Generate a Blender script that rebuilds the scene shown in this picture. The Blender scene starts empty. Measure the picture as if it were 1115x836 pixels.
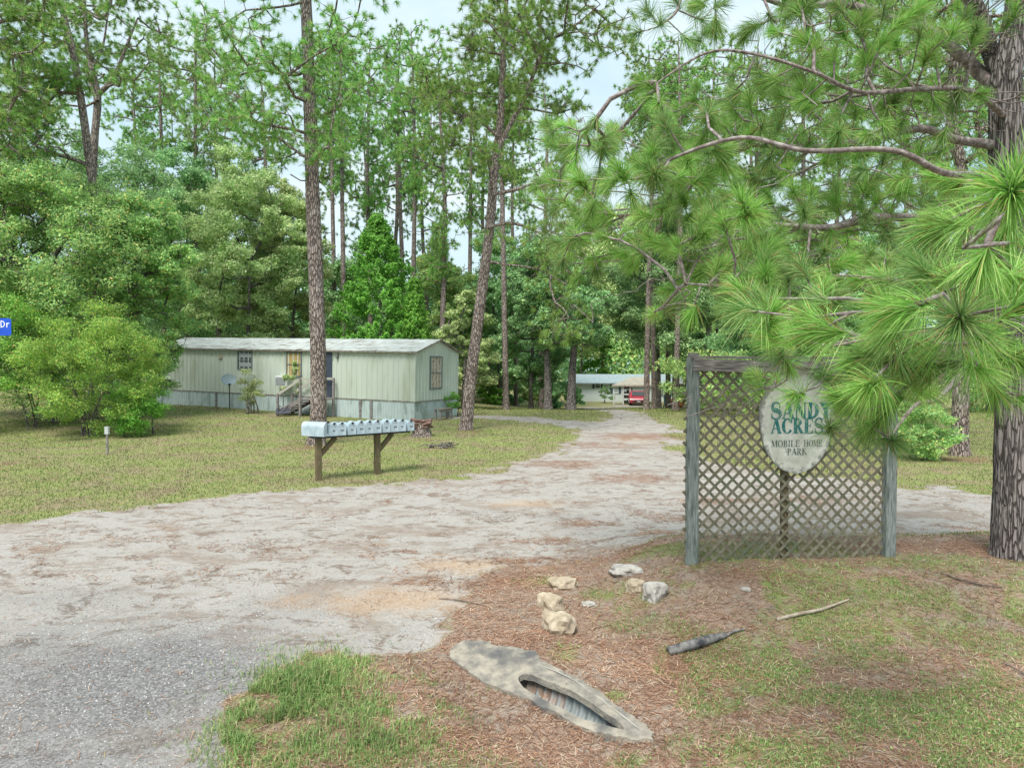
import bpy, bmesh, math, random
import numpy as np
from mathutils import Vector, Matrix
PI = math.pi
C = bpy.context.scene.collection
scene = bpy.context.scene
rnd = random.Random(7)

# ------------------------------------------------------------------ camera
CAM = np.array([0.0, 0.0, 2.75]); F = 760.0
PITCH = math.atan(23 / F)
def ray(px, py):
    a, b = (px - 557.5) / F, (418 - py) / F
    cp, sp = math.cos(PITCH), math.sin(PITCH)
    return np.array([a, cp + b * sp, -sp + b * cp])
def P(px, py, Y):
    d = ray(px, py)
    return CAM + d * (Y / d[1])

# ------------------------------------------------------------------ noise and terrain
def vnoise(x, y, s=1.0, seed=0):
    x = np.asarray(x, float) * s + seed * 17.13; y = np.asarray(y, float) * s + seed * 9.71
    xi, yi = np.floor(x), np.floor(y); fx, fy = x - xi, y - yi
    fx = fx * fx * (3 - 2 * fx); fy = fy * fy * (3 - 2 * fy)
    def h(a, b):
        v = np.sin(a * 127.1 + b * 311.7 + seed * 74.7) * 43758.5453
        return v - np.floor(v)
    return (h(xi, yi) * (1 - fx) + h(xi + 1, yi) * fx) * (1 - fy) + (h(xi, yi + 1) * (1 - fx) + h(xi + 1, yi + 1) * fx) * fy
def fbm(x, y, s=1.0, seed=0, o=4):
    return sum(vnoise(x, y, s * 2 ** k, seed + k) * 0.5 ** k for k in range(o)) / sum(0.5 ** k for k in range(o))
def sst(a, b, v):
    t = np.clip((np.asarray(v, float) - a) / (b - a), 0, 1)
    return t * t * (3 - 2 * t)
PIPE_A = np.array([0.105, 6.17]); PIPE_B = np.array([0.86, 5.42])
CM = (PIPE_A + PIPE_B) / 2; CD = (PIPE_B - PIPE_A) / np.hypot(*(PIPE_B - PIPE_A)); CN = np.array([-CD[1], CD[0]])
def slab_plane(x, y):
    u = (x - CM[0]) * CD[0] + (y - CM[1]) * CD[1]; v = (x - CM[0]) * CN[0] + (y - CM[1]) * CN[1]
    return -.12 + .20 * v - .05 * u
def zg(x, y):
    x = np.asarray(x, float); y = np.asarray(y, float)
    z = -1.68 * sst(33, 78, y) * sst(-9, 2, x)
    z = z + 0.38 * sst(5, 19, -x) * sst(24, 36, y)
    z = z + 0.30 * sst(6.3, 8.4, y) * sst(0.9, 2.4, x) * (1 - sst(9.6, 11.6, y)) * (1 - sst(9, 13, x))
    z = z - 0.16 * np.exp(-(((x - 0.3) / 1.3) ** 2 + ((y - 5.0) / 0.9) ** 2))
    near = 1 - sst(14, 30, y)
    z = z + near * 0.05 * (fbm(x, y, 0.5, 3) - 0.5)
    z = z + near * (1 - road_mask(x, y)) * 0.05 * (fbm(x, y, 2.2, 5) - 0.5)
    L = np.hypot(*(PIPE_B - PIPE_A)); u = (x - CM[0]) * CD[0] + (y - CM[1]) * CD[1]; v = (x - CM[0]) * CN[0] + (y - CM[1]) * CN[1]
    e1 = np.sqrt(((u + .15) / 1.3) ** 2 + ((v - .0) / .62) ** 2)
    k = 1 - sst(.8, 1.6, e1); z = z * (1 - k) + (slab_plane(x, y) + .012 * (fbm(x, y, 5, 9) - .5)) * k
    # hollow that holds the culvert pipe
    inside = (u / (L / 2 + 0.05)) ** 2 + (v / 0.125) ** 2
    z = z - 0.5 * (1 - sst(0.95, 1.6, inside))
    return z
def poly_sd(x, y, poly):
    """signed distance, positive inside"""
    x = np.asarray(x, float); y = np.asarray(y, float); shp = x.shape
    x = x.ravel(); y = y.ravel()
    best = np.full(x.shape, 1e9); ins = np.zeros(x.shape, bool)
    n = len(poly)
    for i in range(n):
        ax, ay = poly[i]; bx, by = poly[(i + 1) % n]
        dx, dy = bx - ax, by - ay
        t = np.clip(((x - ax) * dx + (y - ay) * dy) / (dx * dx + dy * dy + 1e-12), 0, 1)
        best = np.minimum(best, np.hypot(x - ax - t * dx, y - ay - t * dy))
        c = ((ay > y) != (by > y))
        ins ^= c & (x < (bx - ax) * (y - ay) / ((by - ay) if by != ay else 1e-12) + ax)
    return np.where(ins, best, -best).reshape(shp)
def flat(px, py, z=0.0):
    d = ray(px, py); t = (z - CAM[2]) / d[2]
    return (CAM + d * t)[:2]
# the drive, with the point list walked along its edges
ROAD = [tuple(flat(px, py)) for px, py in [
    (-260, 640), (-60, 584), (0, 574), (100, 557), (200, 545), (300, 536), (400, 530), (480, 521), (540, 511), (590, 500), (613, 489), (628, 477),
    (622, 466), (590, 460), (555, 457), (515, 455), (480, 457), (480, 453.5), (515, 451.5), (560, 453), (600, 456), (636, 459), (655, 459)]]
ROAD += [(5.2, 36), (5.4, 42), (4.6, 48), (4.0, 56), (6.5, 62), (10, 68), (10, 71), (14, 71), (14, 66), (8.0, 60), (6.4, 55), (7.2, 48), (7.6, 40), (6.8, 34), (7.2, 30)]
ROAD += [tuple(flat(px, py)) for px, py in [
    (738, 474), (742, 488), (760, 500), (860, 516), (985, 527), (1090, 540), (1300, 556), (1300, 606), (1115, 600), (1000, 603), (900, 600), (755, 603), (690, 606),
    (640, 610), (560, 622), (510, 640), (492, 672), (470, 700), (430, 712), (380, 706), (330, 708), (285, 732), (252, 768), (238, 800), (228, 836), (200, 960)]]
ROAD += [(-3.0, 2.0), (-6, -4), (-16, -14), (-26, -8), (-16, 5)]
def road_mask(x, y):
    sd = poly_sd(x, y, ROAD)
    w = np.clip(np.asarray(y) * 0.03, 0.15, 0.6)
    sd = sd + (fbm(x, y, 1.1, 11) - 0.5) * w * 3.4 + (fbm(x, y, 4.5, 12, 2) - 0.5) * w * 1.4
    return sst(-0.5, 0.5, sd / w)
def blobs(x, y, lst):
    r = np.zeros(np.shape(x))
    for px, py, wx, wy, a in lst:
        cx, cy = flat(px, py)
        k = cy / F
        sx = wx * k; sy = wy * cy * cy / F / 2.75 if py > 430 else wy * k
        r = np.maximum(r, a * np.exp(-(((x - cx) / sx) ** 2 + ((y - cy) / sy) ** 2)))
    return r
CLAY = [(430, 652, 110, 20, 1), (500, 615, 70, 14, .9), (330, 655, 60, 14, .6), (540, 670, 60, 14, .5), (600, 800, 60, 12, .8), (700, 820, 70, 12, .6), (500, 690, 40, 12, .7), (580, 548, 60, 6, .8), (690, 478, 40, 6, .6)]
STRAW = [(620, 505, 60, 6, .8), (690, 520, 60, 7, .8), (720, 590, 40, 8, .8), (600, 590, 60, 6, .6), (430, 600, 50, 4, .45), (640, 570, 60, 5, .6), (560, 610, 40, 6, .8), (560, 632, 70, 13, 1), (470, 632, 40, 8, .7), (655, 612, 70, 8, .9), (700, 475, 60, 5, 1), (650, 484, 50, 6, .7), (720, 560, 40, 8, .6), (870, 545, 90, 8, .6), (1040, 575, 60, 6, .5), (340, 486, 40, 5, .8),
         (510, 470, 26, 3, .9), (1045, 500, 45, 4, 1.1), (1090, 622, 90, 12, 1.3), (930, 618, 150, 7, 1.1), (620, 470, 50, 3, .5), (480, 490, 30, 4, .5), (460, 478, 26, 3, .6), (220, 452, 40, 3, .5), (20, 505, 60, 8, .5), (80, 520, 90, 8, .4), (780, 545, 50, 5, .8), (560, 525, 70, 4, .5), (420, 545, 60, 3, .4), (240, 558, 50, 3, .4),
         (820, 650, 60, 10, .9), (740, 720, 80, 40, .9), (560, 700, 90, 16, .8), (520, 790, 60, 30, .6)]
GREEN = [(262, 790, 36, 60, .9), (290, 735, 30, 20, .8), (900, 690, 60, 14, .7), (1010, 670, 60, 12, .7), (870, 760, 60, 14, .6), (930, 770, 50, 12, .6), (720, 660, 30, 8, .6), (1100, 790, 50, 20, .7), (780, 820, 60, 12, .6), (540, 730, 24, 10, .4), (470, 760, 40, 14, .6), (380, 770, 60, 30, .8), (330, 745, 75, 40, 1.2), (300, 800, 70, 40, 1.0), (420, 800, 70, 30, .7), (400, 735, 60, 18, .6), (880, 645, 50, 9, .9), (1000, 640, 90, 12, .85), (960, 690, 70, 16, .95), (950, 720, 60, 14, .9), (1060, 700, 60, 22, .8), (1060, 745, 60, 20, .7), (770, 730, 30, 8, .8), (720, 618, 40, 8, 1.0), (590, 632, 25, 7, .7),
         (660, 650, 25, 8, .8), (700, 680, 40, 9, .5), (850, 800, 80, 16, .55), (980, 800, 90, 22, .6), (615, 712, 14, 6, 1.0), (668, 748, 14, 5, 1.1), (800, 790, 40, 12, .5), (580, 600, 14, 4, .5), (760, 640, 50, 7, .6), (730, 690, 34, 8, .6), (690, 800, 22, 7, .9), (820, 700, 50, 10, .45), (510, 815, 70, 16, .5)]
DARKG = [(130, 745, 240, 95, 1), (60, 830, 200, 60, .8), (320, 660, 120, 18, .4), (560, 560, 100, 8, .3), (90, 650, 120, 20, .35)]
def masks(x, y):
    n = fbm(x, y, 1.4, 21); n2 = fbm(x, y, 4.0, 23)
    rd = road_mask(x, y)
    clay = np.clip(blobs(x, y, CLAY) + (n - .5) * .5 * (blobs(x, y, CLAY) > .12), 0, 1)
    straw = np.clip(blobs(x, y, STRAW) + (n2 - .5) * .7 * (blobs(x, y, STRAW) > .12), 0, 1)
    dark = np.clip(blobs(x, y, DARKG) + (n - .5) * .4 * (blobs(x, y, DARKG) > .1), 0, 1)
    # bare, straw-covered bank beside the culvert and the sign
    bank = (1 - rd) * (1 - sst(9.4, 11.0, y)) * sst(-3.4, -2.8, x + (n - .5) * 1.2)
    gb = np.maximum(blobs(x, y, GREEN), .95 * sst(.45, .56, fbm(x, y, 1.25, 61)) * sst(.9, 1.8, x)); green = np.clip(gb + (n2 - .5) * 1.1 * (gb > .1), 0, 1)
    lawn = np.clip((1 - rd) * (1 - bank), 0, 1)
    lawn = lawn * np.where(y < 9.5, green, 1.0)
    return rd, clay, straw, dark, bank, green * (y < 9.5) * (1 - rd * .7), lawn
def G(px, py, dz=0.0):
    z = 0.0
    for _ in range(12):
        x, y = flat(px, py, z)
        z = float(zg(x, y))
    return np.array([x, y, z + dz])
def on(x, y, dz=0.0):
    return np.array([x, y, float(zg(x, y)) + dz])

# ------------------------------------------------------------------ materials
def nodes_of(name):
    m = bpy.data.materials.new(name); m.use_nodes = True
    nt = m.node_tree; nt.nodes.clear()
    return m, nt
class NT:
    def __init__(s, nt): s.nt = nt
    def n(s, t, **kw):
        nd = s.nt.nodes.new(t)
        for k, v in kw.items():
            if k.startswith('i_'):
                key = k[2:]
                key = int(key) if key.isdigit() else key.replace('_', ' ')
                nd.inputs[key].default_value = v
            else: setattr(nd, k, v)
        return nd
    def l(s, a, b): s.nt.links.new(a, b)
    def ramp(s, fac, stops):
        r = s.n('ShaderNodeValToRGB')
        e = r.color_ramp.elements
        while len(e) > 1: e.remove(e[-1])
        for i, (p, c) in enumerate(stops):
            q = e[0] if i == 0 else e.new(p)
            q.position = p
            q.color = (c, c, c, 1) if isinstance(c, (int, float)) else (*c, 1)
        s.l(fac, r.inputs[0]); return r.outputs[0]
    def mix(s, f, a, b, mode='MIX'):
        m = s.n('ShaderNodeMix', data_type='RGBA', blend_type=mode)
        for i, v in ((0, f), (6, a), (7, b)):
            if isinstance(v, (int, float)): m.inputs[i].default_value = v
            elif isinstance(v, tuple): m.inputs[i].default_value = (*v, 1)
            else: s.l(v, m.inputs[i])
        return m.outputs[2]
    def math(s, op, a, b=0.0, c=0.0):
        m = s.n('ShaderNodeMath', operation=op)
        for i, v in enumerate((a, b, c)):
            if isinstance(v, (int, float)): m.inputs[i].default_value = v
            else: s.l(v, m.inputs[i])
        return m.outputs[0]
    def noise(s, vec, scale, detail=4, rough=.6, dist=0):
        q = s.n('ShaderNodeTexNoise'); q.inputs['Scale'].default_value = scale; q.inputs['Detail'].default_value = detail
        q.inputs['Roughness'].default_value = rough; q.inputs['Distortion'].default_value = dist
        s.l(vec, q.inputs['Vector']); return q.outputs[0]
    def mapping(s, vec, sc=(1, 1, 1), rot=(0, 0, 0)):
        q = s.n('ShaderNodeMapping'); q.inputs['Scale'].default_value = sc; q.inputs['Rotation'].default_value = rot
        s.l(vec, q.inputs['Vector']); return q.outputs[0]
    def coord(s, w='Object'): return s.n('ShaderNodeTexCoord').outputs[w]
    def out(s, col, rough=.85, bump=None, bs=.4, bd=.02, spec=.25, metal=0, normal=None):
        p = s.n('ShaderNodeBsdfPrincipled')
        if isinstance(col, tuple): p.inputs['Base Color'].default_value = (*col, 1)
        else: s.l(col, p.inputs['Base Color'])
        if isinstance(rough, (int, float)): p.inputs['Roughness'].default_value = rough
        else: s.l(rough, p.inputs['Roughness'])
        p.inputs['Specular IOR Level'].default_value = spec; p.inputs['Metallic'].default_value = metal
        if bump is not None:
            b = s.n('ShaderNodeBump'); b.inputs['Strength'].default_value = bs; b.inputs['Distance'].default_value = bd
            s.l(bump, b.inputs['Height']); s.l(b.outputs[0], p.inputs['Normal'])
        o = s.n('ShaderNodeOutputMaterial'); s.l(p.outputs[0], o.inputs[0]); return p
def mottled(name, c1, c2, scale=8, st=(1, 1, 1), rough=.85, bs=.3, bd=.01, spec=.2, metal=0, c3=None, s3=2, lo=.35, hi=.65):
    m, nt = nodes_of(name); t = NT(nt)
    v = t.mapping(t.coord(), st)
    n1 = t.noise(v, scale)
    col = t.mix(t.ramp(n1, [(lo, 0), (hi, 1)]), c1, c2)
    if c3: col = t.mix(t.ramp(t.noise(v, s3, 5), [(.52, 0), (.66, 1)]), col, c3)
    t.out(col, rough, n1, bs, bd, spec, metal)
    return m
def plain(name, c, rough=.6, spec=.3, metal=0):
    m, nt = nodes_of(name); t = NT(nt)
    n1 = t.noise(t.coord(), 14, 4)
    col = t.mix(t.ramp(n1, [(.3, 0), (.7, 1)]), tuple(v * .85 for v in c), tuple(min(1, v * 1.12) for v in c))
    t.out(col, rough, None, spec=spec, metal=metal); return m
def leafy(name, stops, trans=.35, rough=.55, objvar=.25, patch=None):
    m, nt = nodes_of(name); t = NT(nt)
    g = t.n('ShaderNodeNewGeometry')
    col = t.ramp(g.outputs['Random Per Island'], stops)
    oi = t.n('ShaderNodeObjectInfo')
    if patch: col = t.mix(t.ramp(t.noise(t.coord(), .7, 8, .78), [(.48, 0), (.6, .65)]), col, t.ramp(g.outputs['Random Per Island'], patch))
    big = t.noise(t.coord(), .9, 2)
    val = t.math('MULTIPLY_ADD', oi.outputs['Random'], objvar, 1 - objvar / 2)
    val = t.math('MULTIPLY', val, t.math('MULTIPLY_ADD', t.ramp(big, [(.35, 0), (.65, 1)]), .42, .79))
    hs = t.n('ShaderNodeHueSaturation'); t.l(col, hs.inputs['Color']); t.l(val, hs.inputs['Value'])
    t.l(t.math('MULTIPLY_ADD', oi.outputs['Random'], .03, .485), hs.inputs['Hue'])
    p = t.n('ShaderNodeBsdfPrincipled'); t.l(hs.outputs[0], p.inputs['Base Color']); p.inputs['Roughness'].default_value = rough
    p.inputs['Specular IOR Level'].default_value = .3
    tr = t.n('ShaderNodeBsdfTranslucent'); t.l(hs.outputs[0], tr.inputs[0])
    mx = t.n('ShaderNodeMixShader'); mx.inputs[0].default_value = trans
    t.l(p.outputs[0], mx.inputs[1]); t.l(tr.outputs[0], mx.inputs[2])
    o = t.n('ShaderNodeOutputMaterial'); t.l(mx.outputs[0], o.inputs[0]); return m
def barkmat(name, dark, mid, light, sc=1.0, bd=.05, zs=.26):
    m, nt = nodes_of(name); t = NT(nt)
    v = t.mapping(t.coord(), (sc, sc, sc * zs))
    vo = t.n('ShaderNodeTexVoronoi', feature='DISTANCE_TO_EDGE'); vo.inputs['Scale'].default_value = 17
    wob = t.n('ShaderNodeMix', data_type='VECTOR'); wob.inputs[0].default_value = .06
    nz = t.n('ShaderNodeTexNoise'); nz.inputs['Scale'].default_value = 9; t.l(v, nz.inputs['Vector'])
    t.l(v, wob.inputs[4]); t.l(nz.outputs['Color'], wob.inputs[5]); t.l(wob.outputs[1], vo.inputs['Vector'])
    edge = t.ramp(vo.outputs['Distance'], [(.02, 0), (.16, 1)])
    n1 = t.noise(v, 30, 5)
    col = t.mix(t.ramp(n1, [(.35, 0), (.65, 1)]), mid, light)
    col = t.mix(t.ramp(t.noise(t.mapping(t.coord(), (1, 1, .3)), 90, 3), [(.4, .0), (.6, .35)]), col, mid)
    col = t.mix(edge, dark, col)
    lich = t.ramp(t.noise(t.coord(), 3.2, 4), [(.5, 0), (.72, .55)])
    col = t.mix(lich, col, tuple(c * 1.15 for c in light))
    h = t.math('MULTIPLY_ADD', n1, .35, edge)
    t.out(col, .95, h, .9, bd, .1)
    return m
MT = {}
MT['bark'] = barkmat('pine_bark', (.11, .085, .08), (.30, .225, .19), (.46, .40, .37))
MT['bark_near'] = barkmat('furrowed_bark', (.12, .10, .098), (.24, .205, .195), (.36, .32, .31), 1.6, .05, .13)
MT['bark_grey'] = barkmat('grey_bark', (.08, .07, .07), (.20, .17, .155), (.36, .33, .31))
MT['limb'] = mottled('limb_bark', (.13, .10, .095), (.30, .25, .235), 24, rough=.95, bs=.9, bd=.015, c3=(.40, .36, .34), s3=14)
MT['twig'] = mottled('twig_bark', (.10, .07, .06), (.24, .19, .16), 20, rough=.95)
MT['needles'] = leafy('pine_needles', [(0, (0.113, 0.272, 0.0638)), (.35, (0.194, 0.433, 0.0993)), (.7, (0.324, 0.593, 0.142)), (.93, (0.517, 0.722, 0.199)), (1, (0.68, 0.53, 0.227))], .4)
MT['needles_near'] = leafy('long_needles', [(0, (0.138, 0.308, 0.0586)), (.35, (0.23, 0.474, 0.0977)), (.75, (0.368, 0.628, 0.156)), (1, (0.575, 0.711, 0.254))], .4, .5, .1)
MT['needles_fresh'] = leafy('fresh_needles', [(0, (.15, .36, .06)), (.4, (.26, .55, .11)), (.8, (.40, .66, .17)), (1, (.56, .72, .30))], .45, .5, .1)
MT['needles_deep'] = leafy('deep_needles', [(0, (0.101, 0.218, 0.0621)), (.4, (0.19, 0.368, 0.103)), (.8, (0.304, 0.494, 0.155)), (1, (0.506, 0.552, 0.248))], .4, .5, .1)
MT['needles_brown'] = leafy('dead_needles', [(0, (.24, .14, .06)), (.5, (.40, .26, .11)), (1, (.48, .39, .17))], .2)
MT['leaf_light'] = leafy('light_leaves', [(0, (0.182, 0.333, 0.117)), (.5, (0.364, 0.599, 0.199)), (.85, (0.563, 0.726, 0.267)), (.97, (0.78, 0.726, 0.249)), (1, (0.78, 0.475, 0.199))], .4)
MT['leaf_dark'] = leafy('dark_leaves', [(0, (0.144, 0.289, 0.131)), (.5, (0.287, 0.507, 0.217)), (1, (0.528, 0.764, 0.326))], .35)
MT['leaf_olive'] = leafy('olive_leaves', [(0, (0.243, 0.361, 0.142)), (.5, (0.486, 0.62, 0.25)), (1, (0.78, 0.78, 0.434))], .4)
MT['leaf_bright'] = leafy('bright_foliage', [(0, (0.0999, 0.274, 0.0441)), (.5, (0.187, 0.48, 0.0693)), (1, (0.324, 0.617, 0.113))], .4)
MT['leaf_bush'] = leafy('bush_leaves', [(0, (0.131, 0.319, 0.0726)), (.45, (0.287, 0.574, 0.121)), (.8, (0.478, 0.75, 0.145)), (.95, (0.621, 0.734, 0.169)), (1, (0.597, 0.319, 0.145))], .4)
MT['blade'] = leafy('grass_blades', [(0, (.07, .12, .03)), (.3, (.14, .22, .05)), (.6, (.25, .34, .09)), (.82, (.36, .41, .14)), (.92, (.42, .34, .19)), (1, (.34, .22, .14))], .3, .6, 0, [(0, (.14, .12, .06)), (.5, (.32, .26, .15)), (1, (.46, .38, .24))])
MT['blade_lush'] = leafy('lush_blades', [(0, (0.141, 0.227, 0.0628)), (.5, (0.235, 0.379, 0.105)), (.85, (0.389, 0.455, 0.179)), (1, (0.589, 0.436, 0.262))], .3, .5, 0)
MT['straw'] = leafy('fallen_needles', [(0, (0.15, 0.0813, 0.0562)), (.4, (0.3, 0.15, 0.0938)), (.75, (0.45, 0.25, 0.163)), (1, (0.625, 0.5, 0.375))], .05, .8, 0)
MT['pebble'] = leafy('pebbles', [(0, (0.08, 0.08, 0.088)), (.4, (0.2, 0.2, 0.208)), (.8, (0.36, 0.352, 0.344)), (1, (0.544, 0.536, 0.52))], 0, .85, 0)
MT['wood_grey'] = mottled('weathered_wood', (.15, .175, .165), (.30, .33, .31), 9, (6, 6, .7), .9, .5, .01, .1, c3=(.10, .12, .11), s3=4)
MT['wood_rail'] = mottled('weathered_rail', (.16, .14, .14), (.36, .335, .32), 9, (.7, 6, 6), .9, .5, .01, .1, c3=(.10, .09, .09), s3=4)
MT['lattice'] = mottled('lattice_wood', (.13, .12, .085), (.26, .24, .18), 12, (1, 1, 1), .9, .3, .004, .1, c3=(.13, .15, .10), s3=2.5)
MT['wood_brown'] = mottled('brown_wood', (.10, .075, .045), (.22, .17, .11), 10, (6, 6, .8), .9, .5, .01, .1, c3=(.10, .12, .05), s3=3)
MT['sign_face'] = mottled('aged_sign_face', (.40, .41, .36), (.60, .61, .55), 5, rough=.8, bs=.15, c3=(.35, .36, .34), s3=7)
MT['mailbox'] = mottled('dull_galvanised_steel', (.36, .46, .52), (.56, .65, .70), 5, rough=.45, bs=.05, spec=.5, metal=.25)
MT['dark'] = plain('dark_metal', (.03, .03, .035), .6)
MT['concrete'] = mottled('old_concrete', (.19, .175, .155), (.36, .32, .26), 9, rough=.97, bs=1.0, bd=.03, c3=(.12, .118, .115), s3=2.4)
MT['zinc'] = mottled('zinc_pipe', (.17, .19, .19), (.32, .35, .35), 6, rough=.6, bs=.1, spec=.5, metal=.3, c3=(.3, .17, .1), s3=3)

# ------------------------------------------------------------------ mesh and object helpers
def link(o, parent=None):
    C.objects.link(o)
    if parent is not None: o.parent = parent
    return o
def tag(o, label=None, cat=None, group=None, kind=None):
    if label: o['label'] = label
    if cat: o['category'] = cat
    if group: o['group'] = group
    if kind: o['kind'] = kind
    return o
def thing(name, label, cat, loc=(0, 0, 0), rz=0.0, group=None, kind=None):
    o = bpy.data.objects.new(name, None); link(o)
    o.location = [float(v) for v in loc]; o.rotation_euler = (0, 0, rz); o.empty_display_size = .2
    return tag(o, label, cat, group, kind)
def npmesh(name, V, T=None, Q=None, mats=(), midx=None, smooth=False, parent=None, attrs=None):
    """mesh object from arrays: V (n,3); T (t,3) triangles; Q (q,4) quads"""
    me = bpy.data.meshes.new(name)
    V = np.asarray(V, np.float32).reshape(-1, 3)
    T = np.zeros((0, 3), np.int32) if T is None else np.asarray(T, np.int32).reshape(-1, 3)
    Q = np.zeros((0, 4), np.int32) if Q is None else np.asarray(Q, np.int32).reshape(-1, 4)
    me.vertices.add(len(V)); me.vertices.foreach_set('co', V.ravel())
    me.loops.add(T.size + Q.size); me.loops.foreach_set('vertex_index', np.concatenate([T.ravel(), Q.ravel()]))
    me.polygons.add(len(T) + len(Q))
    st = np.concatenate([np.arange(len(T)) * 3, T.size + np.arange(len(Q)) * 4]).astype(np.int32)
    me.polygons.foreach_set('loop_start', st)
    if midx is not None: me.polygons.foreach_set('material_index', np.asarray(midx, np.int32))
    if smooth: me.polygons.foreach_set('use_smooth', np.ones(len(st), bool))
    for m in mats: me.materials.append(m)
    me.update(calc_edges=True)
    if attrs:
        for k, v in attrs.items():
            a = me.attributes.new(k, 'FLOAT', 'POINT'); a.data.foreach_set('value', np.asarray(v, np.float32))
    o = bpy.data.objects.new(name, me)
    return link(o, parent)
class MB:
    """collects boxes, bars, tubes and prisms; .build links them as one mesh object"""
    def __init__(s): s.v = []; s.f = []
    def add(s, vs, fs):
        b = len(s.v); s.v += [tuple(float(c) for c in v) for v in vs]; s.f += [tuple(i + b for i in f) for f in fs]; return s
    def box(s, c, d, M=None):
        x, y, z = (q / 2 for q in d)
        vs = [Vector((sx * x, sy * y, sz * z)) for sz in (-1, 1) for sx, sy in ((-1, -1), (1, -1), (1, 1), (-1, 1))]
        if M is not None: vs = [M @ v for v in vs]
        vs = [v + Vector(c) for v in vs]
        return s.add(vs, [(3, 2, 1, 0), (4, 5, 6, 7), (0, 1, 5, 4), (1, 2, 6, 5), (2, 3, 7, 6), (3, 0, 4, 7)])
    def bar(s, a, b, w, h, up=(0, 0, 1)):
        a = Vector([float(q) for q in a]); b = Vector([float(q) for q in b]); d = (b - a); L = d.length; d.normalize()
        sd = d.cross(Vector(up))
        if sd.length < 1e-4: sd = Vector((1, 0, 0))
        sd.normalize(); u = sd.cross(d)
        M = Matrix((sd, d, u)).transposed()
        return s.box((a + b) / 2, (w, L, h), M)
    def tube(s, pts, rs, n=10, cap=True):
        pts = [Vector([float(q) for q in p]) for p in pts]
        if isinstance(rs, (int, float)): rs = [rs] * len(pts)
        b0 = len(s.v); vs = []; fs = []
        t0 = (pts[1] - pts[0]).normalized(); ref = t0.orthogonal().normalized()
        for i, p in enumerate(pts):
            t = (pts[min(i + 1, len(pts) - 1)] - pts[max(i - 1, 0)]).normalized()
            ref = (ref - t * ref.dot(t)).normalized(); bi = t.cross(ref)
            for k in range(n):
                a = 2 * PI * k / n
                vs.append(p + (ref * math.cos(a) + bi * math.sin(a)) * rs[i])
        for i in range(len(pts) - 1):
            for k in range(n):
                fs.append((i * n + k, i * n + (k + 1) % n, (i + 1) * n + (k + 1) % n, (i + 1) * n + k))
        if cap: fs += [tuple(reversed(range(n))), tuple((len(pts) - 1) * n + k for k in range(n))]
        return s.add(vs, fs)
    def prism(s, poly, axis_fn, t0, t1):
        """poly of 2d points, axis_fn(u,v,t) -> 3d"""
        n = len(poly)
        vs = [axis_fn(u, v, t0) for u, v in poly] + [axis_fn(u, v, t1) for u, v in poly]
        fs = [tuple(reversed(range(n))), tuple(range(n, 2 * n))] + [(i, (i + 1) % n, n + (i + 1) % n, n + i) for i in range(n)]
        return s.add(vs, fs)
    def build(s, name, mat, parent=None, smooth=False, M=None, bevel=0):
        me = bpy.data.meshes.new(name); me.from_pydata(s.v, [], s.f); me.update()
        bm = bmesh.new(); bm.from_mesh(me); bmesh.ops.recalc_face_normals(bm, faces=bm.faces)
        if bevel: bmesh.ops.bevel(bm, geom=bm.edges[:], offset=bevel, segments=1, affect='EDGES')
        bm.to_mesh(me); bm.free()
        if M is not None: me.transform(M)
        me.materials.append(mat)
        if smooth: me.polygons.foreach_set('use_smooth', [True] * len(me.polygons))
        return link(bpy.data.objects.new(name, me), parent)
def copy_tree(o, parent=None):
    c = o.copy(); C.objects.link(c); c.parent = parent
    for ch in list(o.children): copy_tree(ch, c)
    return c

# ------------------------------------------------------------------ plants
def unit(v):
    return v / np.maximum(np.linalg.norm(v, axis=-1, keepdims=True), 1e-9)
def tufts(Cn, D, L, n, w, rg, droop=.15, cone=1.25, bend=True, tw=.35):
    """needle bundles: centres Cn (T,3), twig directions D (T,3), needle length L (T,)"""
    T = len(Cn); L = np.broadcast_to(np.asarray(L, float), (T,))
    c = np.repeat(Cn, n, 0); d = unit(np.repeat(D, n, 0)); l = np.repeat(L, n) * rg.uniform(.75, 1.1, T * n)
    back = rg.random(T * n)
    r = rg.normal(size=(T * n, 3)); side = unit(r - d * (r * d).sum(1, keepdims=True))
    ph = (.12 + cone * (rg.random(T * n) ** .8) * (.45 + .75 * back))[:, None]
    nd = d * np.cos(ph) + side * np.sin(ph)
    base = c - d * (back * tw * l)[:, None]
    wv = unit(np.cross(nd, rg.normal(size=nd.shape))) * (w / 2)
    if not bend:
        tip = base + nd * l[:, None]; tip[:, 2] -= droop * l * rg.random(T * n)
        V = np.stack([base - wv, base + wv, tip], 1).reshape(-1, 3)
        return V, np.arange(len(V)).reshape(-1, 3), None, T * n
    mid = base + nd * (l * .55)[:, None]; tip = base + nd * l[:, None]
    dr = droop * l * (rg.random(T * n) * .8 + .4)
    mid[:, 2] -= dr * .25; tip[:, 2] -= dr
    V = np.stack([base - wv, base + wv, mid - wv, mid + wv, tip], 1).reshape(-1, 3)
    b = np.arange(T * n)[:, None] * 5
    return V, b + np.array([[2, 3, 4]]), b + np.array([[0, 1, 3, 2]]), T * n
def leaves(Pn, N, size, rg, asp=.55):
    """rhombic leaves at points Pn with rough normals N"""
    n = len(Pn); size = np.broadcast_to(np.asarray(size, float), (n,)) * rg.uniform(.6, 1.25, n)
    nn = unit(N + rg.normal(size=(n, 3)) * .75)
    a = unit(np.cross(nn, rg.normal(size=(n, 3)))); b = np.cross(nn, a)
    s = size[:, None]
    V = np.stack([Pn - a * s * .5, Pn + b * s * asp * .5 + nn * s * .08, Pn + a * s * .5, Pn - b * s * asp * .5 + nn * s * .08], 1).reshape(-1, 3)
    return V, np.arange(len(V)).reshape(-1, 4)
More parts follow.
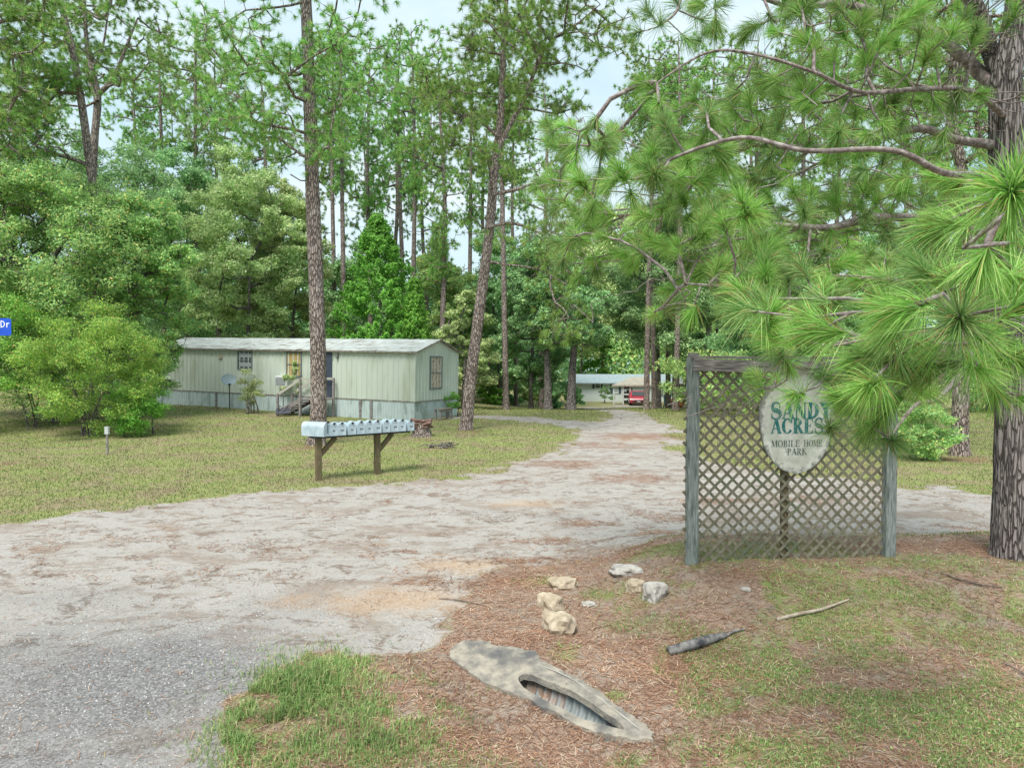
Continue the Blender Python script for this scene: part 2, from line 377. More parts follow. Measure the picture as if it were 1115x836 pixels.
def grow(nodes, targets, rg, seg=.6, wander=.08, sag=.0, bias=.35, droop_tip=0.):
    """joins every target to the nearest woody node; nodes: list of (pos, parent, pathlen)"""
    pos = [np.asarray(n[0], float) for n in nodes]; par = [n[1] for n in nodes]; pl = [n[2] for n in nodes]
    base_n = len(pos)
    root = np.array(pos)
    order = np.argsort([np.min(np.linalg.norm(root - t, axis=1)) for t in targets])
    arr = np.zeros((len(pos) + len(targets) * 14 + 8, 3)); arr[:len(pos)] = pos
    pls = np.zeros(len(arr)); pls[:len(pos)] = pl
    k = len(pos); tips = np.zeros(len(targets), int)
    for oi in order:
        t = targets[oi]
        d = np.linalg.norm(arr[:k] - t, axis=1)
        below = np.maximum(0, arr[:k, 2] - t[2]) * .5
        j = int(np.argmin(d + bias * pls[:k] + below))
        m = int(min(12, max(1, math.ceil(d[j] / seg))))
        a = arr[j].copy(); last = j
        for i in range(1, m + 1):
            u = i / m
            p = a * (1 - u) + t * u
            if i < m: p = p + rg.normal(size=3) * wander * d[j] * .6
            p[2] += -sag * d[j] * math.sin(PI * u)
            arr[k] = p; par.append(last); pls[k] = pls[last] + d[j] / m; last = k; k += 1
        tips[oi] = last
    return arr[:k], np.array(par), tips, base_n
def wood(arr, par, base_n, tips, r_tip, power=.42, sides=5, rmax=None):
    cnt = np.zeros(len(arr)); cnt[tips] += 1
    for i in range(len(arr) - 1, base_n - 1, -1):
        if par[i] >= 0: cnt[par[i]] += cnt[i]
    r = r_tip * np.maximum(cnt, 1) ** power
    if rmax: r = np.minimum(r, rmax)
    e = np.arange(base_n, len(arr)); e = e[par[e] >= 0]
    a = arr[par[e]]; b = arr[e]; ra = np.where(par[e] < base_n, r[e] * 1.15, np.minimum(r[par[e]], r[e] * 1.6)); rb = r[e]
    d = unit(b - a)
    pd = d.copy(); inner = par[e] >= base_n
    q = par[par[e[inner]]]; pd[inner] = unit(arr[par[e[inner]]] - arr[q]); bad = (pd * d).sum(1) < .4; pd[bad] = d[bad]
    def ring(c, dd, rr):
        ref = np.where(np.abs(dd[:, 2:3]) < .95, np.array([[0, 0, 1.]]), np.array([[1., 0, 0]]))
        u = unit(np.cross(dd, ref)); v = np.cross(dd, u)
        an = np.arange(sides) * 2 * PI / sides
        return c[:, None] + (u[:, None] * np.cos(an)[None, :, None] + v[:, None] * np.sin(an)[None, :, None]) * rr[:, None, None]
    V = np.concatenate([ring(a, pd, ra), ring(b, d, rb)], 1).reshape(-1, 3)
    k = np.arange(sides); q = np.stack([k, (k + 1) % sides, (k + 1) % sides + sides, k + sides], 1)
    Q = (np.arange(len(e))[:, None, None] * 2 * sides + q[None]).reshape(-1, 4)
    return V, Q
def spine(pts, radii, per=6, sides=12, flare=0., rough=.0, rg=None, seed=1):
    """smooth trunk through the points; returns verts, quads, samples along it"""
    P0 = np.array(pts, float); n = len(P0); S = []; R = []
    for i in range(n - 1):
        a, b, c, d = P0[max(i - 1, 0)], P0[i], P0[i + 1], P0[min(i + 2, n - 1)]
        for k in range(per):
            t = k / per
            S.append(.5 * ((2 * b) + (c - a) * t + (2 * a - 5 * b + 4 * c - d) * t * t + (3 * b - a - 3 * c + d) * t ** 3))
            R.append(radii[i] * (1 - t) + radii[i + 1] * t)
    S.append(P0[-1]); R.append(radii[-1]); S = np.array(S); R = np.array(R)
    T = unit(np.gradient(S, axis=0))
    u = unit(np.cross(T, np.tile([[0, 1., 0.05]], (len(T), 1)))); v = np.cross(T, u)
    an = np.arange(sides) * 2 * PI / sides
    rr = R[:, None] * np.ones(sides)[None]
    hh = np.linalg.norm(S - S[0], axis=1)
    if flare: rr = rr * (1 + flare * np.exp(-hh / .28)[:, None] * (1 + .5 * np.sin(an * 5 + 1)[None]))
    if rough:
        A, H = np.meshgrid(an, hh)
        ca, sa = np.cos(A) * 2.2, np.sin(A) * 2.2
        nn = fbm(ca * 3 + 9, sa * 3 + H * 1.1, 1.6, seed, 3) - .5
        n3 = np.abs(fbm(ca * 5 + H * .35, sa * 5 - H * .2, 2.0, seed + 5, 2) - .5)
        rr = rr * (1 + rough * nn * 1.6 - rough * 1.4 * np.exp(-n3 * 22))
    V = (S[:, None] + (u[:, None] * np.cos(an)[None, :, None] + v[:, None] * np.sin(an)[None, :, None]) * rr[:, :, None]).reshape(-1, 3)
    k = np.arange(sides); q = np.stack([k, (k + 1) % sides, (k + 1) % sides + sides, k + sides], 1)
    Q = (np.arange(len(S) - 1)[:, None, None] * sides + q[None]).reshape(-1, 4)
    return V, Q, S, R
def merge(parts):
    """join [(V,T,Q,mat)] into arrays"""
    Vs, Ts, Qs, mt, mq = [], [], [], [], []; b = 0
    for V, T, Q, m in parts:
        V = np.asarray(V).reshape(-1, 3); Vs.append(V)
        if T is not None and len(T): Ts.append(np.asarray(T) + b); mt += [m] * len(T)
        if Q is not None and len(Q): Qs.append(np.asarray(Q) + b); mq += [m] * len(Q)
        b += len(V)
    return (np.concatenate(Vs), np.concatenate(Ts) if Ts else None, np.concatenate(Qs) if Qs else None, mt + mq)

def pine(name, label, loc, trunk, radii, clumps, seed, per_clump=9, sig=.45, L=.22, nn=26, w=.016, r_tip=.012, bark='bark', group=None,
         brown=.06, sides=12, limbs=(), bend=False, dead=0):
    """trunk: local points; clumps: (n,3) local centres of needle clumps"""
    rg = np.random.default_rng(seed)
    root = thing(name, label, 'tree', loc, group=group)
    V, Q, S, R = spine(trunk, radii, 6, sides, .35, .06, seed=seed)
    parts = [(V, None, Q, 0)]
    k = len(S)
    hs = np.concatenate([[0], np.cumsum(np.linalg.norm(np.diff(S, axis=0), axis=1))])
    nodes = [(S[i], i - 1, hs[i] * .15) for i in range(k)]
    nbase = k
    for lp, lr in limbs:
        V2, Q2, S2, R2 = spine(lp, lr, 5, 8, 0, .08, seed=seed + 3); parts.append((V2, None, Q2, 0))
        nodes += [(S2[i], 0, i * .05) for i in range(len(S2))]
    T1, q = [], []
    for c in clumps:
        m = max(2, int(rg.normal(per_clump, 2)))
        T1.append(c + rg.normal(size=(m, 3)) * [sig, sig, sig * .6])
    T1 = np.concatenate(T1)
    arr, par, tips, bn = grow(nodes, list(clumps), rg, .9, .10, .02, .35)
    arr2, par2, tips2, _ = grow([(arr[i], par[i], 0.0 if i >= bn else 3.0) for i in range(len(arr))], list(T1), rg, .5, .10, 0, .0)
    Vw, Qw = wood(arr2, par2, bn, tips2, r_tip, .42, 5, R[0] * .45)
    parts.append((Vw, None, Qw, 0))
    if dead:
        i = rg.integers(int(k * .35), k - 4, dead); st = S[i]
        an = rg.random(dead) * 6.28; ln = rg.uniform(.5, 1.8, dead)
        en = st + np.stack([np.cos(an) * ln, np.sin(an) * ln, rg.uniform(-.3, .4, dead)], 1)
        ar3, pr3, tp3, b3 = grow([(s, -1, 0) for s in st], list(en), rg, .4, .12, .05, 0)
        Vd, Qd = wood(ar3, pr3, b3, tp3, .022, .3, 5); parts.append((Vd, None, Qd, 0))
    V, T, Q, mi = merge(parts)
    npmesh('trunk', V, T, Q, [MT[bark]], mi, True, root)
    dirs = unit(arr2[tips2] - arr2[par2[tips2]] + np.array([0, 0, .25]) * np.linalg.norm(arr2[tips2] - arr2[par2[tips2]], axis=1, keepdims=True) + rg.normal(size=(len(tips2), 3)) * .15)
    V, T, Q, n = tufts(arr2[tips2], dirs, L, nn, w, rg, .25, 1.35, bend)
    mi = (rg.random(n) < brown).astype(int)
    if bend: mi = np.concatenate([mi, mi])
    npmesh('crown', V, T, Q, [MT['needles'], MT['needles_brown']], mi, False, root)
    return root
def pine_clumps(rg, H, cb, R, n, shape=.8, lean=(0, 0)):
    u = rg.random(n) ** .85; z = cb + (H - cb) * u
    prof = R * np.sin(PI * np.clip(.16 + .84 * (1 - u) ** shape * .95, 0, 1) ** .8)
    prof = np.maximum(prof, R * .22 * (u < 1))
    an = rg.random(n) * 6.283; rad = prof * np.sqrt(rg.uniform(.12, 1, n))
    f = z / H
    return np.stack([np.cos(an) * rad + lean[0] * f, np.sin(an) * rad + lean[1] * f, z], 1)
def leafy_tree(name, label, loc, H, W, seed, mat, leaf=.14, nleaf=20000, cbase=.25, tr=.2, nclump=46, lean=(0, 0), bark='bark_grey', group=None, cat='tree', flat_=.7, crown_name='crown', stems=1, spread=1.0):
    rg = np.random.default_rng(seed)
    root = thing(name, label, cat, loc, group=group)
    cl = []
    while len(cl) < nclump:
        p = rg.uniform(-1, 1, 3); d = np.linalg.norm(p)
        if d > 1 or (d < .45 and rg.random() < .7): continue
        zc = H * (cbase + (1 - cbase) / 2); q = np.array([p[0] * W * (1 - .25 * max(0, p[2])), p[1] * W, zc + p[2] * H * (1 - cbase) / 2])
        q[:2] += np.array(lean) * q[2] / H
        cl.append(q * np.array([1, 1, 1]))
    cl = np.array(cl); rad = rg.uniform(.22, .46, nclump) * min(W, H * .5) * spread
    parts = []; nodes = []
    for s in range(stems):
        off = rg.normal(size=2) * (.25 if stems > 1 else 0); tl = rg.normal(size=2) * (.12 * H if stems > 1 else .03 * H)
        top = H * (cbase + .45 * (1 - cbase))
        tp = [(off[0], off[1], -.1), (off[0] + tl[0] * .2 + lean[0] * .1, off[1] + tl[1] * .2 + lean[1] * .1, top * .33), (off[0] + tl[0] * .7 + lean[0] * .4, off[1] + tl[1] * .7 + lean[1] * .4, top * .7), (off[0] + tl[0] + lean[0] * .6, off[1] + tl[1] + lean[1] * .6, top)]
        V, Q, S, R = spine(tp, [tr, tr * .8, tr * .6, tr * .35], 4, 9, .3, .06, seed=seed + s); parts.append((V, None, Q, 0))
        nodes += [(S[i], len(nodes) + i - 1 if i else 0, i * .03) for i in range(3, len(S))]
    arr, par, tips, bn = grow(nodes, list(cl), rg, H * .09, .12, 0, .3)
    Vw, Qw = wood(arr, par, bn, tips, tr * .13, .5, 5, tr * .6); parts.append((Vw, None, Qw, 0))
    # twigs inside the clumps
    tw = []
    for i in range(nclump):
        tw.append(cl[i] + rg.normal(size=(7, 3)) * rad[i] * .55)
    tw = np.concatenate(tw)
    a2, p2, t2, _ = grow([(arr[i], 0, 0) for i in range(len(arr))], list(tw), rg, .6, .1, 0, 0)
    V3, Q3 = wood(a2, p2, len(arr), t2, tr * .05, .35, 4); parts.append((V3, None, Q3, 0))
    V, T, Q, mi = merge(parts)
    npmesh('trunk' if cat == 'tree' else 'stem', V, T, Q, [MT[bark]], mi, True, root)
    wgt = rad ** 2 / (rad ** 2).sum(); which = rg.choice(nclump, nleaf, p=wgt)
    dr = unit(rg.normal(size=(nleaf, 3))); rr = rg.random(nleaf) ** .45
    # spray structure: leaves gather round random sub-centres of the clump
    sub = unit(rg.normal(size=(nclump, 14, 3))) * (rg.random((nclump, 14, 1)) ** .4)
    pick = sub[which, rg.integers(0, 14, nleaf)]
    off = pick * .8 + dr * rr[:, None] * .42
    Pn = cl[which] + off * rad[which][:, None] * np.array([1.15, 1.15, flat_])
    Nn = unit(off) * .6 + np.array([0, 0, .6])
    V, Q = leaves(Pn, Nn, leaf, rg)
    npmesh(crown_name, V, None, Q, [MT[mat]], None, False, root)
    return root

# ------------------------------------------------------------------ ground and drive
def axis_pts(lo, hi, fine_lo, fine_hi, step, g=1.07):
    c = list(np.arange(fine_lo, fine_hi, step)); s = step; v = c[-1]
    while v < hi: s = min(s * g, 12); v += s; c.append(v)
    s = step; v = fine_lo
    while v > lo: s = min(s * g, 12); v -= s; c.insert(0, v)
    return np.array(c)
def ground_material():
    m, nt = nodes_of('ground_surface'); t = NT(nt)
    A = {k: t.n('ShaderNodeAttribute', attribute_name=k).outputs['Fac'] for k in ('road', 'clay', 'straw', 'darkg', 'bank', 'green')}
    co = t.coord()
    fine = t.noise(co, 38, 5, .7); mid = t.noise(co, 6, 5, .65); big = t.noise(co, .9, 4, .6); streak = t.noise(t.mapping(co, (.8, 1.0, 1)), 2.6, 10, .84, .5)
    vfine = t.noise(co, 120, 3, .8)
    # lawn
    g1 = t.mix(t.ramp(mid, [(.35, 0), (.65, 1)]), (.13, .17, .05), (.24, .29, .09))
    g1 = t.mix(t.ramp(fine, [(.4, 0), (.62, 1)]), g1, (.33, .31, .15))
    g1 = t.mix(t.ramp(t.noise(co, .7, 8, .78), [(.46, 0), (.58, .9)]), g1, (.27, .215, .14))
    # gravelly white sand
    s1 = t.mix(t.ramp(fine, [(.35, 0), (.65, 1)]), (.30, .275, .25), (.475, .44, .405))
    s1 = t.mix(t.ramp(big, [(.4, 0), (.62, .6)]), s1, (.40, .375, .35))
    s1 = t.mix(t.ramp(streak, [(.525, 0), (.57, .9)]), s1, (.19, .145, .115))
    s1 = t.mix(t.ramp(t.noise(t.mapping(co, (.7, 1.3, 1)), .9, 7, .75, .6), [(.50, 0), (.60, .8)]), s1, (.29, .235, .195))
    s1 = t.mix(t.ramp(t.noise(t.mapping(co, (1, 1.5, 1)), 7.5, 6, .75), [(.58, 0), (.66, .7)]), s1, (.19, .16, .13))
    s1 = t.mix(t.ramp(vfine, [(.6, 0), (.72, .7)]), s1, (.16, .15, .14))
    vo = t.n('ShaderNodeTexVoronoi'); vo.inputs['Scale'].default_value = 55; t.l(co, vo.inputs['Vector'])
    gr = t.ramp(vo.outputs['Color'], [(.1, (.09, .088, .088)), (.5, (.19, .185, .185)), (.9, (.36, .35, .345))])
    gr = t.mix(t.ramp(vfine, [(.45, 0), (.7, .8)]), gr, (.12, .12, .125))
    s1 = t.mix(t.math('MULTIPLY', t.ramp(t.math('ADD', A['darkg'], t.math('MULTIPLY_ADD', mid, .5, -.25)), [(.1, 0), (.9, 1)]), .85), s1, gr)
    cl = t.mix(t.ramp(fine, [(.35, 0), (.65, 1)]), (.38, .25, .16), (.56, .42, .30))
    s1 = t.mix(t.ramp(t.math('ADD', A['clay'], t.math('MULTIPLY_ADD', streak, 2.2, -1.1)), [(.3, 0), (.95, .7)]), s1, cl)
    # straw litter
    st1 = t.noise(t.mapping(co, (3, 1, 1), (0, 0, .6)), 45, 4, .8); st2 = t.noise(t.mapping(co, (1, 3.4, 1), (0, 0, .3)), 38, 4, .8)
    lit = t.mix(t.ramp(st1, [(.38, 0), (.62, 1)]), (.19, .125, .095), (.40, .29, .22))
    lit = t.mix(t.ramp(st2, [(.56, 0), (.66, .8)]), lit, (.48, .41, .33))
    bk = t.mix(t.ramp(t.noise(co, 3.2, 6, .7), [(.5, 0), (.6, .8)]), lit, (.30, .255, .215))
    bk = t.mix(t.math('MULTIPLY', t.ramp(mid, [(.35, 0), (.6, 1)]), t.ramp(A['green'], [(.15, 0), (.7, .8)])), bk, (.19, .25, .07))
    # put together
    base = t.mix(t.ramp(t.math('ADD', A['bank'], t.math('MULTIPLY_ADD', fine, .5, -.25)), [(.35, 0), (.65, 1)]), g1, bk)
    rdm = t.ramp(t.math('ADD', A['road'], t.math('MULTIPLY_ADD', fine, .7, -.35)), [(.38, 0), (.62, 1)])
    edge = t.ramp(t.math('ADD', A['road'], t.math('MULTIPLY_ADD', mid, .8, -.4)), [(.05, 0), (.3, .8), (.62, .8), (.9, 0)])
    s1 = t.mix(t.math('MULTIPLY', edge, .7), s1, t.mix(t.ramp(fine, [(.4, 0), (.6, 1)]), (.20, .15, .11), (.36, .30, .22)))
    col = t.mix(rdm, base, s1)
    stm = t.ramp(t.math('ADD', A['straw'], t.math('MULTIPLY_ADD', streak, 2.6, -1.45)), [(.2, 0), (.8, .8)])
    rust = t.mix(t.ramp(st1, [(.38, 0), (.62, 1)]), (.17, .09, .06), (.34, .20, .14)); rust = t.mix(t.ramp(st2, [(.6, 0), (.7, .6)]), rust, (.42, .30, .22))
    col = t.mix(stm, col, rust)
    h = t.math('ADD', t.math('MULTIPLY', fine, .6), t.math('MULTIPLY', vfine, .3)); h = t.math('MULTIPLY_ADD', mid, .9, h)
    t.out(col, .95, h, .7, .03, .08)
    return m
xs = axis_pts(-170, 170, -6.5, 8.0, .055, 1.045); ys = axis_pts(-25, 320, 4.0, 13.0, .055, 1.03)
X, Y = np.meshgrid(xs, ys); Z = zg(X, Y)
rd, clay, straw, darkg, bank, green, lawn = masks(X, Y)
nx, ny = len(xs), len(ys)
idx = np.arange(nx * ny).reshape(ny, nx)
Qall = np.stack([idx[:-1, :-1], idx[:-1, 1:], idx[1:, 1:], idx[1:, :-1]], -1).reshape(-1, 4)
isroad = (rd.ravel()[Qall].mean(1) > .5)
GM = ground_material(); V0 = np.stack([X, Y, Z], -1).reshape(-1, 3)
for nm, sel in (('ground', ~isroad), ('dirt_road', isroad)):
    q = Qall[sel]; u, inv = np.unique(q, return_inverse=True)
    o = npmesh(nm, V0[u], None, inv.reshape(-1, 4), [GM], None, True, None,
               dict(road=rd.ravel()[u], clay=clay.ravel()[u], straw=straw.ravel()[u], darkg=darkg.ravel()[u], bank=bank.ravel()[u], green=green.ravel()[u]))
    tag(o, {'ground': 'mown lawn and straw littered earth around the drive', 'dirt_road': 'pale sandy gravel drive with brown streaks'}[nm], None, None, 'structure')

# ------------------------------------------------------------------ loose cover: grass, needles, gravel
rg = np.random.default_rng(11)
def scatter(n, y0, y1, p=0.0, half=1.12):
    y = y0 * (y1 / y0) ** rg.random(n) if p == 0 else y0 + (y1 - y0) * rg.random(n)
    x = (rg.random(n) * 2 - 1) * (y * half + .6)
    return x, y
def blades(x, y, h, w, lean=.5):
    n = len(x); z = zg(x, y); an = rg.random(n) * 6.283; d = np.stack([np.cos(an), np.sin(an), np.zeros(n)], 1)
    b = np.stack([x, y, z - .005], 1); l = (h * rg.uniform(.5, 1.2, n))[:, None]; ln = (lean * rg.random(n))[:, None]
    sd = np.stack([-d[:, 1], d[:, 0], d[:, 2]], 1) * (w / 2)[:, None] if hasattr(w, '__len__') else np.stack([-d[:, 1], d[:, 0], d[:, 2]], 1) * w / 2
    up = np.array([0, 0, 1.])
    mid = b + up * l * .6 + d * l * ln * .35; tip = b + up * l * (1 - ln * .4) + d * l * ln
    V = np.stack([b - sd, b + sd, mid - sd * .8, mid + sd * .8, tip], 1).reshape(-1, 3)
    k = np.arange(n)[:, None] * 5
    return V, k + np.array([[2, 3, 4]]), k + np.array([[0, 1, 3, 2]])
x, y = scatter(440000, 9.5, 50)
k = masks(x, y)[6]; keep = (rg.random(len(x)) < k * (1.1 - .35 * (fbm(x, y, .6, 31) > .52))) & ~((x < -4) & (y > 33 + .4 * x + 6) & False)
x, y = x[keep], y[keep]
V, T, Q = blades(x, y, .035 + .0010 * y, .006 + .00050 * y, .9)
tag(npmesh('lawn_grass', V, T, Q, [MT['blade']]), 'short green and straw coloured lawn grass', 'grass', None, 'stuff')
x, y = scatter(620000, 3.4, 10.5)
mk = masks(x, y); k = mk[5] * (fbm(x, y, 3.2, 41) > .36); keep = rg.random(len(x)) < k * .75
x, y = x[keep], y[keep]
lush = blobs(x, y, [(330, 740, 75, 36, 1), (300, 790, 60, 40, .9), (400, 790, 60, 30, .6)])
V, T, Q = blades(x, y, .042 + .13 * lush, .0055 + .002 * lush, 1.4)
tag(npmesh('verge_grass', V, T, Q, [MT['blade_lush']]), 'tufts of fresh green grass on the bank and verge', 'grass', None, 'stuff')
# broad-leaved weeds
x, y = scatter(84000, 4.0, 10)
mk = masks(x, y); keep = rg.random(len(x)) < mk[5] * (fbm(x, y, 2.4, 51) > .54) * .5 + blobs(x, y, [(668, 748, 10, 4, 1), (708, 800, 16, 5, .8), (606, 705, 12, 4, .7), (775, 612, 10, 3, .8)]) * .5
x, y = x[keep], y[keep]; Pn = np.stack([x, y, zg(x, y) + .012 + .03 * rg.random(len(x))], 1)
V, Q = leaves(Pn, np.tile([[0, 0, 1.4]], (len(x), 1)), .022, rg, .7)
tag(npmesh('ground_weeds', V, None, Q, [MT['blade_lush']]), 'low green weeds creeping over the bank', 'ground cover', None, 'stuff')
# pine straw
x, y = scatter(460000, 3.6, 24)
mk = masks(x, y); k = np.clip(mk[4] * .8 * (1 - .35 * mk[5]) + (mk[2] > .38) * .9 + .02 * mk[0] + .5 * mk[0] * (fbm(x, y, 2.1, 71, 5) > .59) * sst(6.8, 8.5, y + np.clip(x, -2, 1) * .6) + .10 * mk[6] * (y > 9.5), 0, 1) * (y < 24); keep = rg.random(len(x)) < k * np.clip(1.5 - y / 20, .2, 1) * .62
x, y = x[keep], y[keep]; n = len(x); an = rg.random(n) * 6.283; l = rg.uniform(.04, .11, n) * (1 + y * .02)
d = np.stack([np.cos(an), np.sin(an), rg.normal(size=n) * .10], 1); c = np.stack([x, y, zg(x, y) + .006 + .012 * rg.random(n)], 1)
s = np.stack([-d[:, 1], d[:, 0], np.zeros(n)], 1) * (.0016 + .00022 * y)[:, None]
V = np.stack([c - d * l[:, None] / 2 - s, c - d * l[:, None] / 2 + s, c + d * l[:, None] / 2 + s * .5, c + d * l[:, None] / 2 - s * .5], 1).reshape(-1, 3)
tag(npmesh('pine_straw', V, None, np.arange(len(V)).reshape(-1, 4), [MT['straw']]), 'reddish brown fallen pine needles', 'pine straw', None, 'stuff')
# gravel
x, y = scatter(170000, 3.6, 18)
mk = masks(x, y); keep = rg.random(len(x)) < mk[0] * (.08 + .7 * mk[3]) + mk[4] * .03
x, y = x[keep], y[keep]; n = len(x); r = rg.uniform(.003, .010, n) * (1 + y * .03)
base = np.array([[1, 0, 0], [-.5, .87, 0], [-.5, -.87, 0], [0, 0, .9]])
rot = rg.random(n) * 6.283; co, si = np.cos(rot), np.sin(rot)
V = base[None] * r[:, None, None] * rg.uniform(.6, 1.2, (n, 4, 1))
V = np.stack([V[..., 0] * co[:, None] - V[..., 1] * si[:, None], V[..., 0] * si[:, None] + V[..., 1] * co[:, None], V[..., 2]], -1) + np.stack([x, y, zg(x, y)], 1)[:, None]
T = (np.arange(n)[:, None, None] * 4 + np.array([[0, 1, 3], [1, 2, 3], [2, 0, 3]])[None]).reshape(-1, 3)
tag(npmesh('gravel', V.reshape(-1, 3), T, None, [MT['pebble']]), 'grey and white gravel chips on the drive', 'gravel', None, 'stuff')

# ------------------------------------------------------------------ lattice panel with posts
LP = on(2.21, 8.52); RP = on(4.77, 8.78)
base_z = .24; fdir = Vector((RP[0] - LP[0], RP[1] - LP[1], 0)); FW = fdir.length; fdir.normalize(); fnor = Vector((fdir.y, -fdir.x, 0))  # towards the road
fo = Vector((LP[0], LP[1], base_z))
FR = math.atan2(fdir.y, fdir.x)
lat = thing('lattice_screen', 'tall weathered wooden lattice screen between two posts carrying the oval board', 'lattice screen', fo, FR)
HT = 2.56
def wob_post(mb, x, y, w, d, z0, z1, seed, n=10):
    r = random.Random(seed); pr = None
    for i in range(n + 1):
        z = z0 + (z1 - z0) * i / n; a = w / 2 * (1 + r.uniform(-.03, .03)); b = d / 2; ox = r.uniform(-.004, .004)
        ring = [(x - a + ox, y - b, z), (x + a + ox, y - b, z), (x + a + ox, y + b, z), (x - a + ox, y + b, z)]
        k = len(mb.v); mb.v += ring
        if pr is not None:
            mb.f += [(pr + j, pr + (j + 1) % 4, k + (j + 1) % 4, k + j) for j in range(4)]
        else: mb.f.append((k, k + 3, k + 2, k + 1))
        pr = k
    mb.f.append((pr, pr + 1, pr + 2, pr + 3))
for x0, w, s in ((0, .135, 1), (FW, .135, 2)):
    mb = MB(); wob_post(mb, x0, 0, w, .10, -.3, HT + .02, s); mb.build('post', MT['wood_grey'], lat)
mb = MB(); wob_post(mb, FW * .475, .075, .085, .06, -.3, HT - .15, 5); mb.build('post', MT['wood_brown'], lat)
mb = MB()
for i in range(12):
    a = -.02 + (FW + .06) * i / 12; b = -.02 + (FW + .06) * (i + 1) / 12; za = HT - .07 - .03 * math.sin(PI * i / 12); zb = HT - .07 - .03 * math.sin(PI * (i + 1) / 12)
    mb.bar((a, -.075, za), (b, -.075, zb), .045, .145)
mb.build('top_rail', MT['wood_rail'], lat)
mb = MB(); mb.box((.0, -.012, HT + .035), (.12, .08, .07)); mb.build('post_cap', MT['wood_rail'], lat)
mb = MB(); mb.bar((-.05, -.03, HT + .02), (FW + .03, -.03, HT - .0), .10, .03); mb.build('cap_board', MT['wood_rail'], lat)
def lattice(sign, y, x0, x1, z0, z1, pitch=.152, w=.042, th=.009):
    mb = MB(); c = x0 - (z1 - z0) - pitch
    r = random.Random(3)
    while c < x1 + (z1 - z0):
        # line: x = c + s*(z - z0)
        pts = []
        za, zb = z0, z1
        if sign > 0: lo = max(z0, z0 + (x0 - c)); hi = min(z1, z0 + (x1 - c)); f = lambda z: c + (z - z0)
        else: lo = max(z0, z0 + (c - x1)); hi = min(z1, z0 + (c - x0)); f = lambda z: c - (z - z0)
        if hi - lo > .05:
            j = r.uniform(-.004, .004)
            a = Vector((f(lo) + j, y, lo)); b = Vector((f(hi) + j, y, hi)); m = (a + b) / 2; bw = r.uniform(-.002, .002)
            mb.bar(a, m + Vector((bw, 0, -bw)), th, w, (1, 0, -1) if sign > 0 else (1, 0, 1)); mb.bar(m + Vector((bw, 0, -bw)), b, th, w, (1, 0, -1) if sign > 0 else (1, 0, 1))
        c += pitch
    return mb
def bar_xz(mb, a, b, w, y0, y1):
    d = Vector((b[0] - a[0], 0, b[1] - a[1])).normalized(); n = Vector((-d.z, 0, d.x)) * w / 2
    a3, b3 = Vector((a[0], 0, a[1])), Vector((b[0], 0, b[1]))
    q = [a3 - n, b3 - n, b3 + n, a3 + n]
    mb.add([v + Vector((0, y0, 0)) for v in q] + [v + Vector((0, y1, 0)) for v in q], [(0, 1, 2, 3), (7, 6, 5, 4), (0, 4, 5, 1), (1, 5, 6, 2), (2, 6, 7, 3), (3, 7, 4, 0)])
def lattice2(sign, y0, y1, x0, x1, z0, z1, pitch=.152, w=.033, seed=3):
    mb = MB(); r = random.Random(seed); c = x0 - (z1 - z0) + .05
    while c < x1 + (z1 - z0):
        if sign > 0: lo = max(z0, z0 + (x0 - c)); hi = min(z1, z0 + (x1 - c)); f = lambda z: c + (z - z0)
        else: lo = max(z0, z0 + (c - x1)); hi = min(z1, z0 + (c - x0)); f = lambda z: c - (z - z0)
        if hi - lo > .06 and r.random() > .015:
            j = r.uniform(-.005, .005); lo2 = lo - r.uniform(0, .012); hi2 = hi
            dz = r.uniform(-.014, .014)
            bar_xz(mb, (f(lo2) + j, lo2), (f(hi2) + j + dz, hi2), w * r.uniform(.93, 1.05), y0, y1)
        c += pitch
    return mb
lattice2(1, .010, .020, -.095, FW + .055, .01, HT - .08).build('lattice', MT['lattice'], lat)
lattice2(-1, .0205, .0305, -.095, FW + .055, .01, HT - .08, seed=5).build('lattice', MT['lattice'], lat)
# ---- the oval board and its lettering
bx = (868 - 755) / (977 - 755) * FW; bz = 2.75 + (395 - 459) / F * 8.6 - base_z
bpos = fo + fdir * bx + fnor * .03 + Vector((0, 0, bz))
board = thing('sign_board', 'pale oval board lettered in green, fixed to the wooden lattice', 'sign', bpos, FR)
face_, nt_ = nodes_of('aged_sign_face'); t_ = NT(nt_)
q_ = t_.coord(); sv = t_.n('ShaderNodeSeparateXYZ'); t_.l(t_.mapping(q_, (1 / .48, 1, 1 / .65)), sv.inputs[0])
rr_ = t_.math('SQRT', t_.math('ADD', t_.math('MULTIPLY', sv.outputs[0], sv.outputs[0]), t_.math('MULTIPLY', sv.outputs[2], sv.outputs[2])))
f1 = t_.mix(t_.ramp(t_.noise(q_, 5, 5), [(.35, 0), (.65, 1)]), (.46, .47, .40), (.66, .67, .61))
f1 = t_.mix(t_.ramp(t_.noise(q_, 11, 6, .75), [(.52, 0), (.64, .7)]), f1, (.36, .36, .35))
f1 = t_.mix(t_.ramp(t_.math('ADD', rr_, t_.math('MULTIPLY_ADD', t_.noise(q_, 16, 5, .7), .5, -.25)), [(.90, 0), (.97, .85)]), f1, (.20, .205, .19))
t_.out(f1, .85, t_.noise(q_, 20, 4), .3, .004, .2)
mb = MB(); A_, B_ = .475, .645
ov = []
for k in range(48):
    a = 2 * PI * k / 48; cz = math.sin(a); wx = A_ * math.cos(a) * (1 + .04 * cz) * (1 + .012 * math.sin(7 * a))
    ov.append((wx, B_ * cz * (1 + .008 * math.sin(11 * a))))
mb.prism(ov, lambda u, v, t: (u, t, v), -.022, .022); mb.build('board', face_, board)
